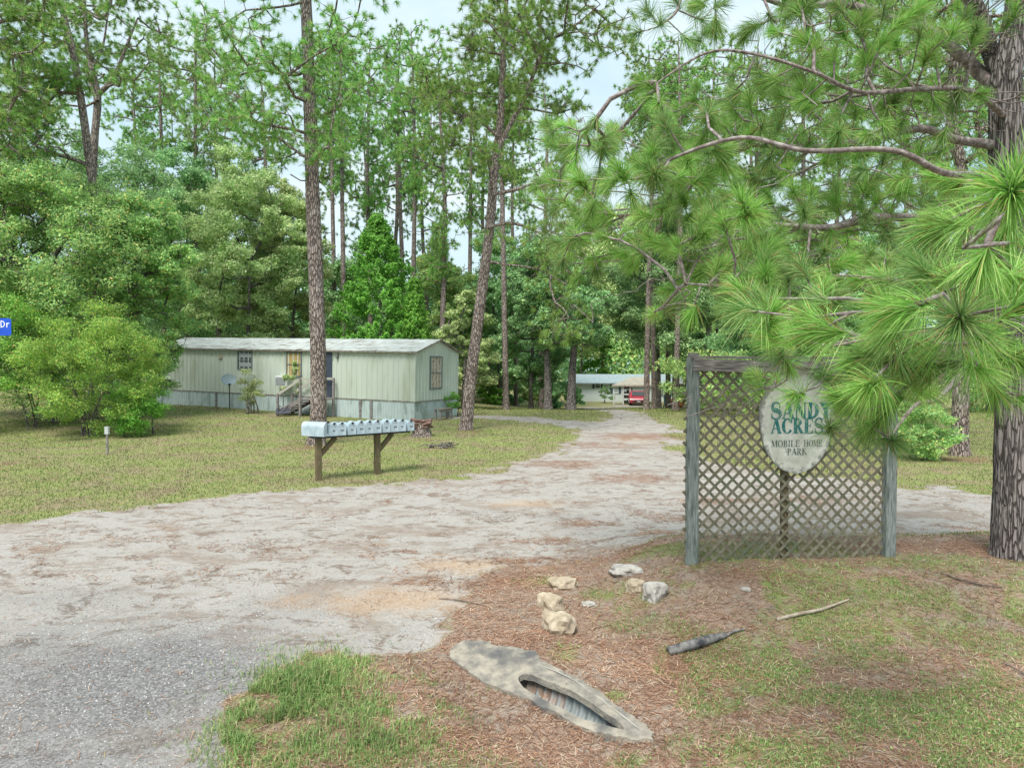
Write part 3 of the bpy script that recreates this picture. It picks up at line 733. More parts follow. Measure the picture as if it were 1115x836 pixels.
class Pen:
    """draws serif capitals as ribbons in a unit-high box"""
    def __init__(s, T=.20, t=.065): s.mb = MB(); s.T = T; s.t = t; s.k = 0
    def quad(s, pts, ox, oz, sc):
        s.k += 1; y = -.0245 - (s.k % 9) * .0003
        s.mb.add([(ox + u * sc[0], y, oz + v * sc[1]) for u, v in pts], [tuple(range(len(pts)))])
    def stroke(s, a, b, w, o): s.quad([(a[0] - w / 2, a[1]), (a[0] + w / 2, a[1]), (b[0] + w / 2, b[1]), (b[0] - w / 2, b[1])], *o)
    def serif(s, x, v, w, o): s.quad([(x - w / 2, v), (x + w / 2, v), (x + w / 2, v + .055), (x - w / 2, v + .055)], *o)
    def stem(s, x, w, o, top=True, bot=True):
        s.stroke((x, 0), (x, 1), w, o)
        if bot: s.serif(x, 0, w + .16, o)
        if top: s.serif(x, .945, w + .16, o)
    def arc(s, cx, cy, rx, ry, a0, a1, o, wf, n=14):
        pr = None
        for i in range(n + 1):
            a = math.radians(a0 + (a1 - a0) * i / n); w = wf(a, i / n); c, q = math.cos(a), math.sin(a)
            cur = ((cx + rx * c, cy + ry * q), (cx + (rx - w) * c, cy + (ry - w * min(1, ry / rx)) * q))
            if pr: s.quad([pr[0], cur[0], cur[1], pr[1]], *o)
            pr = cur
    def put(s, ch, ox, oz, sc):
        o = (ox, oz, sc); T, t = s.T, s.t
        side = lambda a, u: t + (T - t) * abs(math.cos(a)) ** 1.3
        if ch == 'A':
            s.stroke((.10, .03), (.38, 1), t, o); s.stroke((.66, .03), (.38, 1), T, o); s.quad([(.20, .30), (.56, .30), (.56, .37), (.20, .37)], *o); s.serif(.10, 0, .24, o); s.serif(.66, 0, .34, o); return .80
        if ch == 'N': s.stem(.14, t, o); s.stroke((.14, 1), (.66, 0), T, o); s.stem(.68, t, o, True, False); return .84
        if ch == 'M': s.stem(.12, t, o); s.stroke((.15, 1), (.45, .05), T, o); s.stroke((.74, 1), (.45, .05), t, o); s.stem(.80, T, o); return .98
        if ch == 'D': s.stem(.18, T, o); s.arc(.26, .5, .50, .5, -90, 90, o, side); return .82
        if ch == 'O': s.arc(.42, .5, .40, .52, 0, 360, o, side, 24); return .86
        if ch == 'C': s.arc(.44, .5, .42, .52, 42, 322, o, side, 20); s.quad([(.70, .68), (.78, .68), (.78, 1), (.72, .94)], *o); return .86
        if ch == 'S':
            pts = []
            for i in range(13): a = math.radians(25 + 235 * i / 12); pts.append((.34 + .25 * math.cos(a), .755 + .245 * math.sin(a)))
            for i in range(1, 14): a = math.radians(80 - 235 * i / 13); pts.append((.33 + .28 * math.cos(a), .26 + .27 * math.sin(a)))
            for i in range(len(pts) - 1):
                u = i / (len(pts) - 2); w = t + (T * 1.1 - t) * math.exp(-((u - .5) / .17) ** 2) + .02; w2 = w
                (x0, z0), (x1, z1) = pts[i], pts[i + 1]; L = math.hypot(x1 - x0, z1 - z0); nx_, nz_ = -(z1 - z0) / L * w / 2, (x1 - x0) / L * w / 2; e = .01 / L
                s.quad([(x0 - (x1 - x0) * e + nx_, z0 + nz_), (x0 - nx_, z0 - nz_), (x1 - nx_, z1 - nz_), (x1 + nx_, z1 + nz_)], *o)
            s.quad([(.52, .68), (.60, .68), (.60, 1.0), (.54, .92)], *o); s.quad([(.04, .0), (.10, .08), (.10, .33), (.04, .33)], *o); return .72
        if ch in 'EL':
            s.stem(.18, T, o); s.quad([(.18, 0), (.66, 0), (.66, .065), (.18, .065)], *o); s.quad([(.60, .06), (.67, 0), (.67, .27), (.63, .27)], *o)
            if ch == 'E': s.quad([(.18, .94), (.64, .94), (.64, 1), (.18, 1)], *o); s.quad([(.58, .95), (.64, 1), (.64, .74), (.61, .74)], *o); s.quad([(.18, .48), (.48, .48), (.48, .54), (.18, .54)], *o); s.quad([(.45, .38), (.49, .38), (.49, .64), (.45, .64)], *o)
            return .76
        if ch in 'RPB':
            s.stem(.18, T, o); s.arc(.30, .74, .34 if ch != 'B' else .30, .26, -90, 90, o, side); s.quad([(.2, .48), (.32, .48), (.32, .54), (.2, .54)], *o); s.quad([(.2, .945), (.32, .945), (.32, 1), (.2, 1)], *o)
            if ch == 'R': s.stroke((.36, .50), (.66, 0), T * .95, o); s.serif(.70, 0, .22, o)
            if ch == 'B': s.arc(.30, .26, .36, .26, -90, 90, o, side); s.quad([(.2, 0), (.32, 0), (.32, .055), (.2, .055)], *o)
            return .82 if ch == 'R' else .74
        if ch == 'Y': s.stem(.40, T, o, False, True); s.stroke((.40, .45), (.12, 1), T, o); s.stroke((.40, .45), (.66, 1), t, o); s.serif(.12, .945, .32, o); s.serif(.66, .945, .24, o); return .78
        if ch == 'K': s.stem(.18, T, o); s.stroke((.24, .42), (.60, 1), t, o); s.stroke((.38, .62), (.68, 0), T, o); s.serif(.62, .945, .24, o); s.serif(.70, 0, .26, o); return .84
        if ch == 'H': s.stem(.18, T, o); s.stem(.68, T, o); s.quad([(.2, .47), (.66, .47), (.66, .53), (.2, .53)], *o); return .88
        if ch == 'I': s.stem(.20, T, o); return .42
        return .45
    def word(s, text, x0, x1, z, h):
        m = MB(); tot = 0; keep = s.mb, s.k
        s.mb = MB(); adv = [s.put(c, 0, 0, (1, 1)) for c in text]; s.mb, s.k = keep
        sc = (x1 - x0) / sum(adv); x = x0
        for c, a in zip(text, adv): s.put(c, x, z, (sc, h)); x += a * sc
# letter positions measured on the board (metres from its centre)
px2 = lambda px: (px - 868) / 88.6
pz2 = lambda py: (459 - py) / 88.6
m_t, nt_ = nodes_of('teal_paint'); t_ = NT(nt_)
t_.out(t_.mix(t_.ramp(t_.noise(t_.coord(), 24, 5), [(.46, 0), (.7, .8)]), (.02, .15, .145), (.20, .34, .32)), .8)
m_d, nt_ = nodes_of('dark_green_paint'); t_ = NT(nt_)
t_.out(t_.mix(t_.ramp(t_.noise(t_.coord(), 30, 5), [(.46, 0), (.72, .85)]), (.07, .11, .09), (.36, .38, .33)), .8)
pen = Pen(.25, .085); pen.word('SANDY', px2(838), px2(908), pz2(456), (456 - 438) / 88.6); pen.word('ACRES', px2(838), px2(899), pz2(472), (472 - 455.5) / 88.6)
pen.mb.build('lettering', m_t, board)['label'] = 'teal serif capitals reading SANDY ACRES'
pen = Pen(.17, .06); pen.word('MOBILE', px2(839), px2(872), pz2(486.5), 7.2 / 88.6); pen.word('HOME', px2(876), px2(898), pz2(486.5), 7.2 / 88.6); pen.word('PARK', px2(857), px2(880), pz2(495.5), 7.2 / 88.6)
pen.mb.build('lettering', m_d, board)['label'] = 'small dark green capitals reading MOBILE HOME PARK'

# ------------------------------------------------------------------ street sign at the frame edge
sg = thing('street_sign', 'blue street name sign with white letters on a pole', 'street sign', on(-4.88, 6.3), math.radians(4))
zs = 2.75 + (395 - 356) / F * 6.3 - float(zg(-4.95, 6.3))
mb = MB(); wv = []
mb.prism([(-.42, -.072), (.335, -.078), (.352, -.066), (.352, .066), (.335, .078), (-.42, .072)], lambda u, v, t: (u, t, zs + v), -.002, .002); mb.build('blade', plain('blue_sign_paint', (.02, .09, .55), .4), sg)
mb = MB(); mb.tube([(-.1, 0, -.3), (-.1, 0, zs - .07)], .03, 12); mb.build('pole', plain('galvanised_pole', (.42, .43, .44), .5, .5, .4), sg)
mb = MB()
def bl(x, z, s=.062):   # D r
    for a, b, c, d in ((x, z, .008, s), ): mb.add([(a, -.0028, b), (a + c, -.0028, b), (a + c, -.0028, b + d), (a, -.0028, b + d)], [(0, 1, 2, 3)])
def arcs(cx, cz, rx, rz, a0, a1, w, n=12):
    for i in range(n):
        a, b = math.radians(a0 + (a1 - a0) * i / n), math.radians(a0 + (a1 - a0) * (i + 1) / n)
        q = [(cx + rx * math.cos(a), cz + rz * math.sin(a)), (cx + rx * math.cos(b), cz + rz * math.sin(b)), (cx + (rx - w) * math.cos(b), cz + (rz - w) * math.sin(b)), (cx + (rx - w) * math.cos(a), cz + (rz - w) * math.sin(a))]
        mb.add([(u, -.0029, v) for u, v in q], [(0, 1, 2, 3)])
zz = zs - .005
bl(.262, zz); arcs(.270, zz + .031, .030, .031, -90, 90, .008)
bl(.312, zz, .042); arcs(.330, zz + .026, .018, .016, 60, 170, .008)
arcs(.178, zz + .005 - .022, .028, .022, -200, 60, .011); arcs(.178, zz + .005 + .022, .028, .022, 20, 260, .011)
mb.build('lettering', plain('white_sign_paint', (.8, .8, .8), .5), sg)['label'] = 'white letters ending in Dr'

# ------------------------------------------------------------------ mailbox row
th = math.radians(38); rd_ = Vector((math.cos(th), math.sin(th), 0)); out_ = Vector((math.sin(th), -math.cos(th), 0))
p1 = Vector(tuple(G(347, 523))); 
st = thing('mailbox_stand', 'two brown wooden posts with braces and shelf board under the mailbox row', 'mailbox stand', p1, th)
ztop = 2.75 + (395 - 473.5) / F * 16.46 - p1.z
x2 = 1.51
for xq in (0, x2):
    gz = float(zg(p1.x + rd_.x * xq, p1.y + rd_.y * xq)) - p1.z
    mb = MB(); wob_post(mb, xq, 0, .125, .125, gz - .3, ztop - .05, 3 + int(xq)); mb.build('post', MT['wood_brown'], st)
    mb = MB(); mb.bar((xq + .05, 0, ztop - .45), (xq + .42, 0, ztop - .06), .08, .10); mb.build('brace', MT['wood_brown'], st)
mb = MB(); mb.bar((-.15, -.09, ztop - .025), (2.35, -.09, ztop - .025), .14, .05); mb.bar((-.15, .09, ztop - .025), (2.35, .09, ztop - .025), .14, .05); mb.build('shelf', MT['dark'], st)
ordn = ['first mailbox beside the large box', 'second mailbox along from the large box', 'third mailbox along from the large box', 'fourth mailbox along from the large box', 'middle mailbox of the row, five along from the large box', 'sixth mailbox along from the large box', 'seventh mailbox along, over the far post', 'eighth mailbox along, third from the stump end', 'second to last mailbox, before the stump end', 'last small mailbox at the end near the tree stump']
def mailbox(name, label, loc, rz, w, h, L, tilt=0, digits=None, seed=0):
    t = thing(name, label, 'mailbox', loc, rz, 'mailboxes in a row on the stand')
    t.rotation_euler.y = tilt
    r = random.Random(seed)
    prof = [(-w / 2, 0), (w / 2, 0)] + [(w / 2 * math.cos(a), h - w / 2 + w / 2 * math.sin(a)) for a in [PI * i / 10 for i in range(11)]]
    mb = MB(); mb.prism(prof, lambda u, v, q: (u, q, v), -L / 2, L / 2); mb.build('box', MT['mailbox'], t)
    mb = MB(); pd = [(u * 1.05, v * 1.02) for u, v in prof]; mb.prism(pd, lambda u, v, q: (u, q, v), -L / 2 - .022, -L / 2 + .006); d = mb.build('door', MT['mailbox'], t)
    mb = MB(); mb.box((0, -L / 2 - .038, h * .99), (.035, .03, .05)); mb.box((.018, -L / 2 - .02, h * 1.03), (.05, .045, .016)); mb.build('latch', MT['dark'], d)
    if seed % 3 != 1:
        mb = MB(); mb.box((w / 2 + .012, -L * .28, h * .66), (.006, .03, h * .4)); mb.box((w / 2 + .012, -L * .2, h * .86), (.006, .11, .05)); mb.build('flag', plain('faded_flag', (.22, .08, .08), .6), t)
    mb = MB()
    for kx in range(3 if seed % 2 else 2):
        mb.box(((kx - .5) * .03, -L / 2 - .025, h * (.42 + .0 * kx)), (.014, .004, .04))
    if digits: mb = MB(); digits(mb)
    mb.build('number', MT['dark'], t)
    return t
for i in range(10):
    tt = .27 + .0 + i * .2285
    p = p1 + rd_ * (tt - .02) + Vector((0, 0, ztop + .002))
    r = random.Random(20 + i)
    mailbox('mailbox', ordn[i], p, th + r.uniform(-.08, .08), .20 - (.02 if i == 9 else 0), .285 - (.03 if i == 9 else 0) + r.uniform(-.008, .008), .50, 0, None, i)
def dig(mb):
    for k in range(3):
        z = .27 - k * .075
        mb.box((.0, -.345, z), (.035, .004, .010)); mb.box((-.013, -.345, z - .018), (.010, .004, .03)); mb.box((.0, -.345, z - .03), (.035, .004, .010)); mb.box((.013, -.345, z - .042), (.010, .004, .02)); mb.box((0, -.345, z - .054), (.035, .004, .009))
mailbox('mailbox', 'largest mailbox with stacked digits on its door, its long side showing', p1 + rd_ * -.05 + Vector((-.02, .03, ztop + .002)), math.radians(66), .24, .33, .64, 0, dig, 3)

# ------------------------------------------------------------------ small things on the lawn
g = G(117, 494)
mk_ = thing('utility_marker', 'thin grey utility post with a small box on top, alone on the lawn', 'post', g)
mb = MB(); mb.tube([(0, 0, -.2), (0, 0, .62)], .035, 8); mb.build('post', MT['wood_rail'], mk_)
mb = MB(); mb.box((0, 0, .70), (.11, .09, .2)); mb.box((0, 0, .81), (.12, .10, .03)); mb.build('meter_box', plain('pale_grey_box', (.5, .53, .53), .5), mk_)
# stump
def lump(name, c, size, seed, mat, label=None, cat='rock', sub=3, amp=.25, parent=None, rot=0., sq=1.0, group=None):
    bm = bmesh.new(); bmesh.ops.create_icosphere(bm, subdivisions=sub, radius=1); r = random.Random(seed)
    from mathutils import noise as mn
    for v in bm.verts:
        d = v.co.normalized(); q = max(abs(d.x), abs(d.y), abs(d.z)); d2 = d / (q ** sq)
        k = 1 + amp * (mn.noise(d * 1.7 + Vector((seed * 3.1, seed, 0)))) + amp * .5 * mn.noise(d * 4.5 + Vector((seed, 0, 0))) + amp * .15 * mn.noise(d * 11)
        v.co = Vector((d2.x * size[0], d2.y * size[1], d2.z * size[2])) * k
    me = bpy.data.meshes.new(name); bm.to_mesh(me); bm.free(); me.materials.append(mat); me.polygons.foreach_set('use_smooth', [sub > 3] * len(me.polygons))
    o = link(bpy.data.objects.new(name, me), parent); o.location = [float(v) for v in c]; o.rotation_euler = (0, 0, rot)
    if label: tag(o, label, cat, group)
    return o
g = G(459, 475)
V, Q, S, R = spine([(0, 0, -.1), (0, 0, .25), (-.04, 0, .50)], [.34, .30, .28], 8, 40, .35, .14, seed=4)
me_ = npmesh('tree_stump', V, None, Q, [MT['bark']], None, True); me_.location = g; tag(me_, 'old cut tree stump with a ragged reddish top on the lawn', 'stump')
lump('stump_top', (-.05, 0, .48), (.34, .31, .13), 3, mottled('rotten_wood', (.10, .06, .05), (.34, .22, .18), 12, rough=.95, bs=.8, bd=.03), None, None, 4, .5, me_)
g = G(481, 488)
mb = MB(); r = random.Random(2)
for i in range(16):
    a = r.uniform(-.5, .5) + (PI if r.random() < .5 else 0); x0 = r.uniform(-.45, .45); l = r.uniform(.2, .6); z0 = r.uniform(.02, .10)
    mb.tube([(x0, r.uniform(-.15, .15), z0), (x0 + l * .5 * math.cos(a), l * .3 * math.sin(a), z0 + r.uniform(0, .12)), (x0 + l * math.cos(a), l * .6 * math.sin(a), z0 + r.uniform(-.03, .12))], [.022, .018, .01], 5)
tag(mb.build('fallen_branch', MT['bark_grey'], M=Matrix.Translation(Vector(g))), 'small broken branch lying on the lawn near the stump', 'branch')

# ------------------------------------------------------------------ rocks
tan = mottled('tan_rock', (.30, .24, .165), (.54, .46, .35), 6, rough=.9, bs=.8, bd=.02, c3=(.26, .2, .15), s3=4)
grey = mottled('grey_rock', (.30, .28, .26), (.55, .52, .47), 6, rough=.9, bs=.8, bd=.02, c3=(.2, .18, .16), s3=4)
for px, py, s, sd, mt, rz, lb in [
    (613, 639, (.17, .11, .09), 1, tan, .1, 'flat tan rock at the drive end of the short rock row'),
    (600, 661, (.11, .16, .11), 2, tan, .5, 'rounded tan rock in the middle of the short rock row'),
    (608, 686, (.14, .20, .13), 3, tan, .3, 'largest tan block nearest the culvert'),
    (641, 659, (.085, .05, .035), 4, grey, 0, 'small pale stone alone between the two rock groups'),
    (683, 624, (.21, .12, .075), 5, grey, -.25, 'wide grey slab of rock topping the group by the screen post'),
    (692, 642, (.10, .12, .09), 6, tan, .2, 'small tan rock under the wide grey slab'),
    (713, 650, (.13, .12, .13), 7, grey, .6, 'pointed pale rock beside the grey slab'),
    (812, 642, (.05, .04, .025), 9, grey, 0, 'tiny stone in the straw below the lattice')]:
    g = G(px, py)
    lump('rock', g + np.array([0, 0, s[2] * .28]), s, sd, mt, lb, 'rock', 3, .34, None, rz, .55, 'loose rocks on the bank')

# ------------------------------------------------------------------ logs and sticks on the bank
def stick(name, pts, rs, mat, label, sides=8):
    w = []; 
    for (px, py, dz) in pts: w.append(G(px, py) + np.array([0, 0, dz]))
    V, Q, S, R = spine(w, rs, 5, sides, 0, .15, seed=len(label)); c0 = S[0]
    n_ = len(V); V = np.concatenate([V, S[:1], S[-1:]]); k_ = np.arange(sides)
    T = np.concatenate([np.stack([(k_ + 1) % sides, k_, np.full(sides, n_)], 1), np.stack([k_ + n_ - sides, (k_ + 1) % sides + n_ - sides, np.full(sides, n_ + 1)], 1)])
    o = npmesh(name, V - c0, T, Q, [mat], None, True); o.location = c0; tag(o, label, 'branch' if name != 'log' else 'log'); return o
char = mottled('charred_wood', (.05, .05, .055), (.22, .21, .20), 14, (1, 1, 1), .95, .8, .01)
stick('log', [(728, 712, .03), (750, 708, .05), (775, 700, .045), (790, 694, .03)], [.045, .05, .045, .03], char, 'short dark charred log lying on the pine straw')
stick('fallen_branch', [(788, 695, .02), (800, 690, .03), (812, 686, .015)], [.012, .016, .006], MT['wood_rail'], 'splintered grey stick at the tip of the charred log')
stick('fallen_branch', [(846, 676, .02), (870, 671, .03), (895, 664, .03), (925, 654, .02)], [.022, .02, .017, .008], mottled('pale_stick', (.30, .24, .18), (.48, .42, .34), 15), 'pale bleached stick lying on the bank before the lattice')
stick('fallen_branch', [(1025, 625, .02), (1045, 633, .03), (1065, 638, .03), (1092, 641, .02)], [.010, .013, .012, .006], MT['twig'], 'curved brown branch on the straw under the big pine')
stick('fallen_branch', [(1088, 722, .01), (1100, 728, .03), (1118, 737, .02)], [.008, .009, .006], MT['twig'], 'thin dark twig in the grass at the corner of the bank')
stick('fallen_branch', [(530, 660, .01), (500, 655, .02), (478, 652, .01)], [.006, .008, .005], MT['twig'], 'thin twig lying on rusty straw beside the drive')

# ------------------------------------------------------------------ culvert
cu = thing('culvert', 'concrete culvert collar around a slanted corrugated metal pipe end', 'culvert', (0, 0, 0))
A2, B2 = PIPE_A, PIPE_B; dd = (B2 - A2); Lp = float(np.hypot(*dd)); dd = dd / Lp; nn2 = np.array([-dd[1], dd[0]])   # nn2 points away from the camera
outer_px = [(489, 714), (493, 703), (506, 697), (524, 696), (540, 702), (562, 704), (583, 709), (590, 719), (606, 726), (630, 737), (652, 752), (676, 770), (700, 786), (711, 797), (710, 804), (694, 805), (670, 801), (648, 797), (620, 784), (597, 772), (574, 760), (554, 752), (536, 746), (513, 732)]
cm = CM
gv = .20
def slab_z(x, y, k=1): return float(slab_plane(x, y)) + .032 + k * (.008 * math.sin(9 * x) * math.cos(7 * y) + .005 * math.sin(23 * x + 11 * y))
def on_slab(px, py):
    z = 0.
    for _ in range(8): x, y = flat(px, py, z); z = slab_z(float(x), float(y))
    return float(x), float(y)
outer = []
for px, py in outer_px:
    outer.append(on_slab(px, py))
o2 = []; rj = random.Random(12)
for k in range(len(outer)):
    (x0, y0), (x1, y1) = outer[k], outer[(k + 1) % len(outer)]
    for q in range(4): o2.append((x0 + (x1 - x0) * q / 4 + rj.uniform(-.012, .012), y0 + (y1 - y0) * q / 4 + rj.uniform(-.012, .012)))
outer = o2
inner = []
for k in range(44):
    a = 2 * PI * k / 44; u = rj.uniform(-.008, .008) + Lp / 2 + (Lp / 2 + .04) * math.cos(a); v = rj.uniform(-.006, .006) - .012 + .105 * math.sin(a) * (1 - .3 * math.cos(a))
    q = A2 + dd * u + nn2 * v; inner.append((float(q[0]), float(q[1])))
bm = bmesh.new()
vo_ = [bm.verts.new((x, y, slab_z(x, y))) for x, y in outer]; vi_ = [bm.verts.new((x, y, slab_z(x, y))) for x, y in inner]
eo = [bm.edges.new((vo_[i], vo_[(i + 1) % len(vo_)])) for i in range(len(vo_))]; ei = [bm.edges.new((vi_[i], vi_[(i + 1) % len(vi_)])) for i in range(len(vi_))]
bmesh.ops.triangle_fill(bm, edges=eo + ei, use_beauty=True)
cen = A2 + dd * Lp / 2
for f in [f for f in bm.faces if poly_sd(np.array([f.calc_center_median().x]), np.array([f.calc_center_median().y]), inner)[0] > .01]: bm.faces.remove(f)
r_ = bmesh.ops.extrude_face_region(bm, geom=bm.faces[:]); 
for v in [e for e in r_['geom'] if isinstance(e, bmesh.types.BMVert)]: v.co.z -= .055
bmesh.ops.recalc_face_normals(bm, faces=bm.faces)
me = bpy.data.meshes.new('collar'); bm.to_mesh(me); bm.free(); me.materials.append(MT['concrete']); link(bpy.data.objects.new('collar', me), cu)
# corrugated trough below the opening
nu, nv = 150, 28; Vp = []
for i in range(nu):
    u = -.08 + (Lp + .16) * i / (nu - 1)
    for j in range(nv):
        a = PI * (1.0 + j / (nv - 1)); rr = .15 + .012 * math.sin(2 * PI * u / .083)
        q = A2 + dd * u + nn2 * (.0 + rr * math.cos(a)); Vp.append((q[0], q[1], slab_z(cm[0] + dd[0] * (u - Lp / 2), cm[1] + dd[1] * (u - Lp / 2), 0) - .055 + gv * .9 * rr * math.cos(a) + rr * 1.2 * math.sin(a)))
ii = np.arange(nu * nv).reshape(nu, nv); Qp = np.stack([ii[:-1, :-1], ii[:-1, 1:], ii[1:, 1:], ii[1:, :-1]], -1).reshape(-1, 4)
npmesh('corrugated_pipe', Vp, None, Qp, [MT['zinc']], None, True, cu)

mb = MB(); ck = [(583, 723), (606, 731), (626, 741), (648, 756), (664, 769), (680, 781), (696, 794)]
pr = []
for k, (px, py) in enumerate(ck):
    x, y = on_slab(px, py)
    w_ = .004 + .004 * (k % 2); z_ = slab_z(float(x), float(y)) + .006; pr.append(((x - nn2[0] * w_, y - nn2[1] * w_, z_), (x + nn2[0] * w_, y + nn2[1] * w_, z_)))
for k in range(len(pr) - 1): mb.add([pr[k][0], pr[k + 1][0], pr[k + 1][1], pr[k][1]], [(0, 1, 2, 3)])
mb.build('crack', plain('pale_crack', (.42, .40, .36), .9), cu)

# ------------------------------------------------------------------ mobile home
Cn = np.array([-4.6, 33.0]); Ln = np.array([-20.4, 40.0]); hx = unit((Ln - Cn)[None])[0]; HL = float(np.hypot(*(Ln - Cn)))
# local frame: x from the left end to the near corner, y away from the viewer, z up
lx = Vector((-hx[0], -hx[1], 0)); tilt = .34 / HL
lx = Vector((lx.x, lx.y, -tilt)).normalized(); ly = Vector((-lx.y, lx.x, 0)).normalized(); lz = lx.cross(ly)
orig = Vector((Ln[0], Ln[1], .36))
HM = Matrix((lx, ly, lz)).transposed().to_4x4(); HM.translation = orig; HI = HM.inverted()
def wall_hit(px, py, endwall=False):
    d = Vector(tuple(ray(px, py))); o = Vector(tuple(CAM)); o2 = HI @ o; d2 = (HI.to_3x3() @ d)
    if endwall: t = (HL - o2.x) / d2.x
    else: t = (0 - o2.y) / d2.y
    return o2 + d2 * t
home = bpy.data.objects.new('mobile_home', None); link(home); home.matrix_world = HM
tag(home, 'long pale green single wide mobile home with ribbed metal siding and rusty roof', 'mobile home')
HWd, EV, SK = 4.25, 3.28, .88
def ribbed(x0, x1, z0, z1, y, dep=.03, pitch=.3, ax=0):
    """vertical ribbed metal sheet facing -y (ax 0) or +x (ax 1, at x=y)"""
    mb = MB(); n = int((x1 - x0) / pitch); pr = []
    for i in range(n):
        a = x0 + (x1 - x0) * i / n; w = (x1 - x0) / n
        pr += [(a, 0), (a + w * .70, 0), (a + w * .78, dep), (a + w * .92, dep)]
    pr.append((x1, 0))
    f = (lambda u, d, z: (u, y - d, z)) if ax == 0 else (lambda u, d, z: (y + d, u, z))
    vs = [f(u, d, z0) for u, d in pr] + [f(u, d, z1) for u, d in pr]; m = len(pr)
    mb.add(vs, [(i, i + 1, m + i + 1, m + i) for i in range(m - 1)])
    return mb
sid = mottled('pale_green_siding', (.48, .535, .46), (.545, .595, .52), 1.6, (1, 1, .25), .6, .05, spec=.35, c3=(.41, .45, .36), s3=1.1)
skm = mottled('blue_grey_skirting', (.43, .51, .51), (.52, .60, .60), 3, (2, 1, .6), .6, .05, spec=.35, c3=(.27, .33, .30), s3=1.6)
roofm = mottled('chalky_metal_roof', (.33, .36, .35), (.52, .55, .53), 2.5, (.5, 2.5, 1), .7, .1, spec=.3, c3=(.17, .13, .105), s3=2.2)
trimm = mottled('rusty_trim', (.13, .10, .08), (.32, .30, .26), 5, rough=.8)
ribbed(0, HL, SK, EV, 0).build('wall', sid, home)
ribbed(0, HWd, SK, EV, HL, ax=1).build('wall', sid, home)
mb = MB(); mb.box((HL / 2, HWd / 2 + .02, (SK + EV) / 2), (HL - .03, HWd - .03, EV - SK - .01)); mb.build('body_core', sid, home)
ribbed(0, HL, -.4, SK - .02, -.015, dep=.02, pitch=.16).build('skirting', skm, home)
ribbed(0, HWd, -.3, SK - .02, HL + .015, pitch=.3).build('skirting', sid, home)
mb = MB(); mb.box((HL / 2, HWd / 2, .3), (HL - .05, HWd - .05, 1.1)); mb.build('skirting_core', skm, home)
mb = MB(); mb.box((HL / 2, -.03, SK), (HL + .06, .03, .045)); mb.box((HL + .03, HWd / 2, SK), (.03, HWd, .045)); mb.build('belt_trim', trimm, home)
# gable end piece and roof
RZ = EV + .60; ov = .16
mb = MB(); mb.prism([(0.0, EV - .004), (HWd, EV - .004), (HWd / 2, RZ - .03)], lambda u, v, t: (t, u, v), .02, HL - .004); mb.build('gable', sid, home)
mb = MB(); nr = 60
def rz_(u): return EV + .02 + (RZ - EV) * (1 - abs(u - HWd / 2) / (HWd / 2 + .0))
cr = random.Random(8)
lows = [cr.uniform(-.02, .02) for _ in range(nr + 1)]
for i in range(nr):
    a = -ov + (HL + 2 * ov) * i / nr; b = -ov + (HL + 2 * ov) * (i + 1) / nr
    for s0, s1 in ((-ov, HWd / 2), (HWd / 2, HWd + ov)):
        z0 = rz_(s0); z1 = rz_(s1); q = .02 if i % 2 else 0
        mb.add([(a, s0, z0 + q * .3 + (lows[i] if s0 < 0 else 0)), (b, s0, z0 + q * .3 + (lows[i + 1] if s0 < 0 else 0)), (b, s1, z1 + q * .3), (a, s1, z1 + q * .3)], [(0, 1, 2, 3)])
mb.build('roof', roofm, home)
mb = MB(); mb.bar((-ov, -ov, rz_(-ov) - .035), (HL + ov, -ov, rz_(-ov) - .035), .03, .07)
mb.bar((HL + ov, -ov, rz_(-ov) - .03), (HL + ov, HWd / 2, RZ - .01), .03, .07); mb.bar((HL + ov, HWd / 2, RZ - .01), (HL + ov, HWd + ov, rz_(HWd + ov) - .03), .03, .07)
mb.build('roof_edge', trimm, home)
dkglass = plain('dark_window_glass', (.05, .06, .06), .15, .6)
def window(px0, py0, px1, py1, end=False, curtain=None, rails=2, label=None):
    a = wall_hit(px0, py1, end); b = wall_hit(px1, py0, end)
    u0, u1 = (a.x, b.x) if not end else (a.y, b.y); z0, z1 = min(a.z, b.z), max(a.z, b.z)
    if u1 < u0: u0, u1 = u1, u0
    uc, zc, w, h = (u0 + u1) / 2, (z0 + z1) / 2, u1 - u0, z1 - z0
    pos = (lambda u, d, z: (u, -d, z)) if not end else (lambda u, d, z: (HL + d, u, z))
    sz = (lambda a, t, c: (a, t, c)) if not end else (lambda a, t, c: (t, a, c))
    fr = MB()
    for s in (-1, 1):
        fr.box(pos(uc + s * (w / 2 - .03), .035, zc), sz(.07, .05, h)); fr.box(pos(uc, .031, zc + s * (h / 2 - .03)), sz(w - .14, .05, .07))
    fr.box(pos(uc, .029, zc), sz(w - .14, .04, .045))
    W_ = fr.build('window', plain('window_frame_grey', (.17, .20, .20), .5), home)
    if label: W_['label'] = label
    p = MB(); p.box(pos(uc, .016, zc), sz(w - .08, .012, h - .08)); p.build('pane', curtain or dkglass, W_)
    if rails:
        q = MB()
        for i in range(rails): q.box(pos(uc, .027, zc - h / 2 + h * (i + .5) / rails * .98 + .02), sz(w - .22, .012, h / rails * .42))
        q.build('louvre', plain('louvre_glass', (.30, .34, .34), .2, .6), W_)
    return W_
amber = mottled('amber_curtain', (.30, .21, .09), (.48, .36, .17), 4, (4, 4, 1), .9)
pink = mottled('cluttered_window', (.22, .15, .12), (.58, .48, .38), 7, rough=.8)
window(259, 382, 275.5, 402, False, None, 2, 'dark louvred window')
window(312, 383, 329, 410, False, amber, 0, 'tall window with an amber curtain')
window(467.5, 388, 481, 424, True, pink, 0, 'narrow end window with a pale curtain')
a = wall_hit(176, 414); b = wall_hit(186, 411)
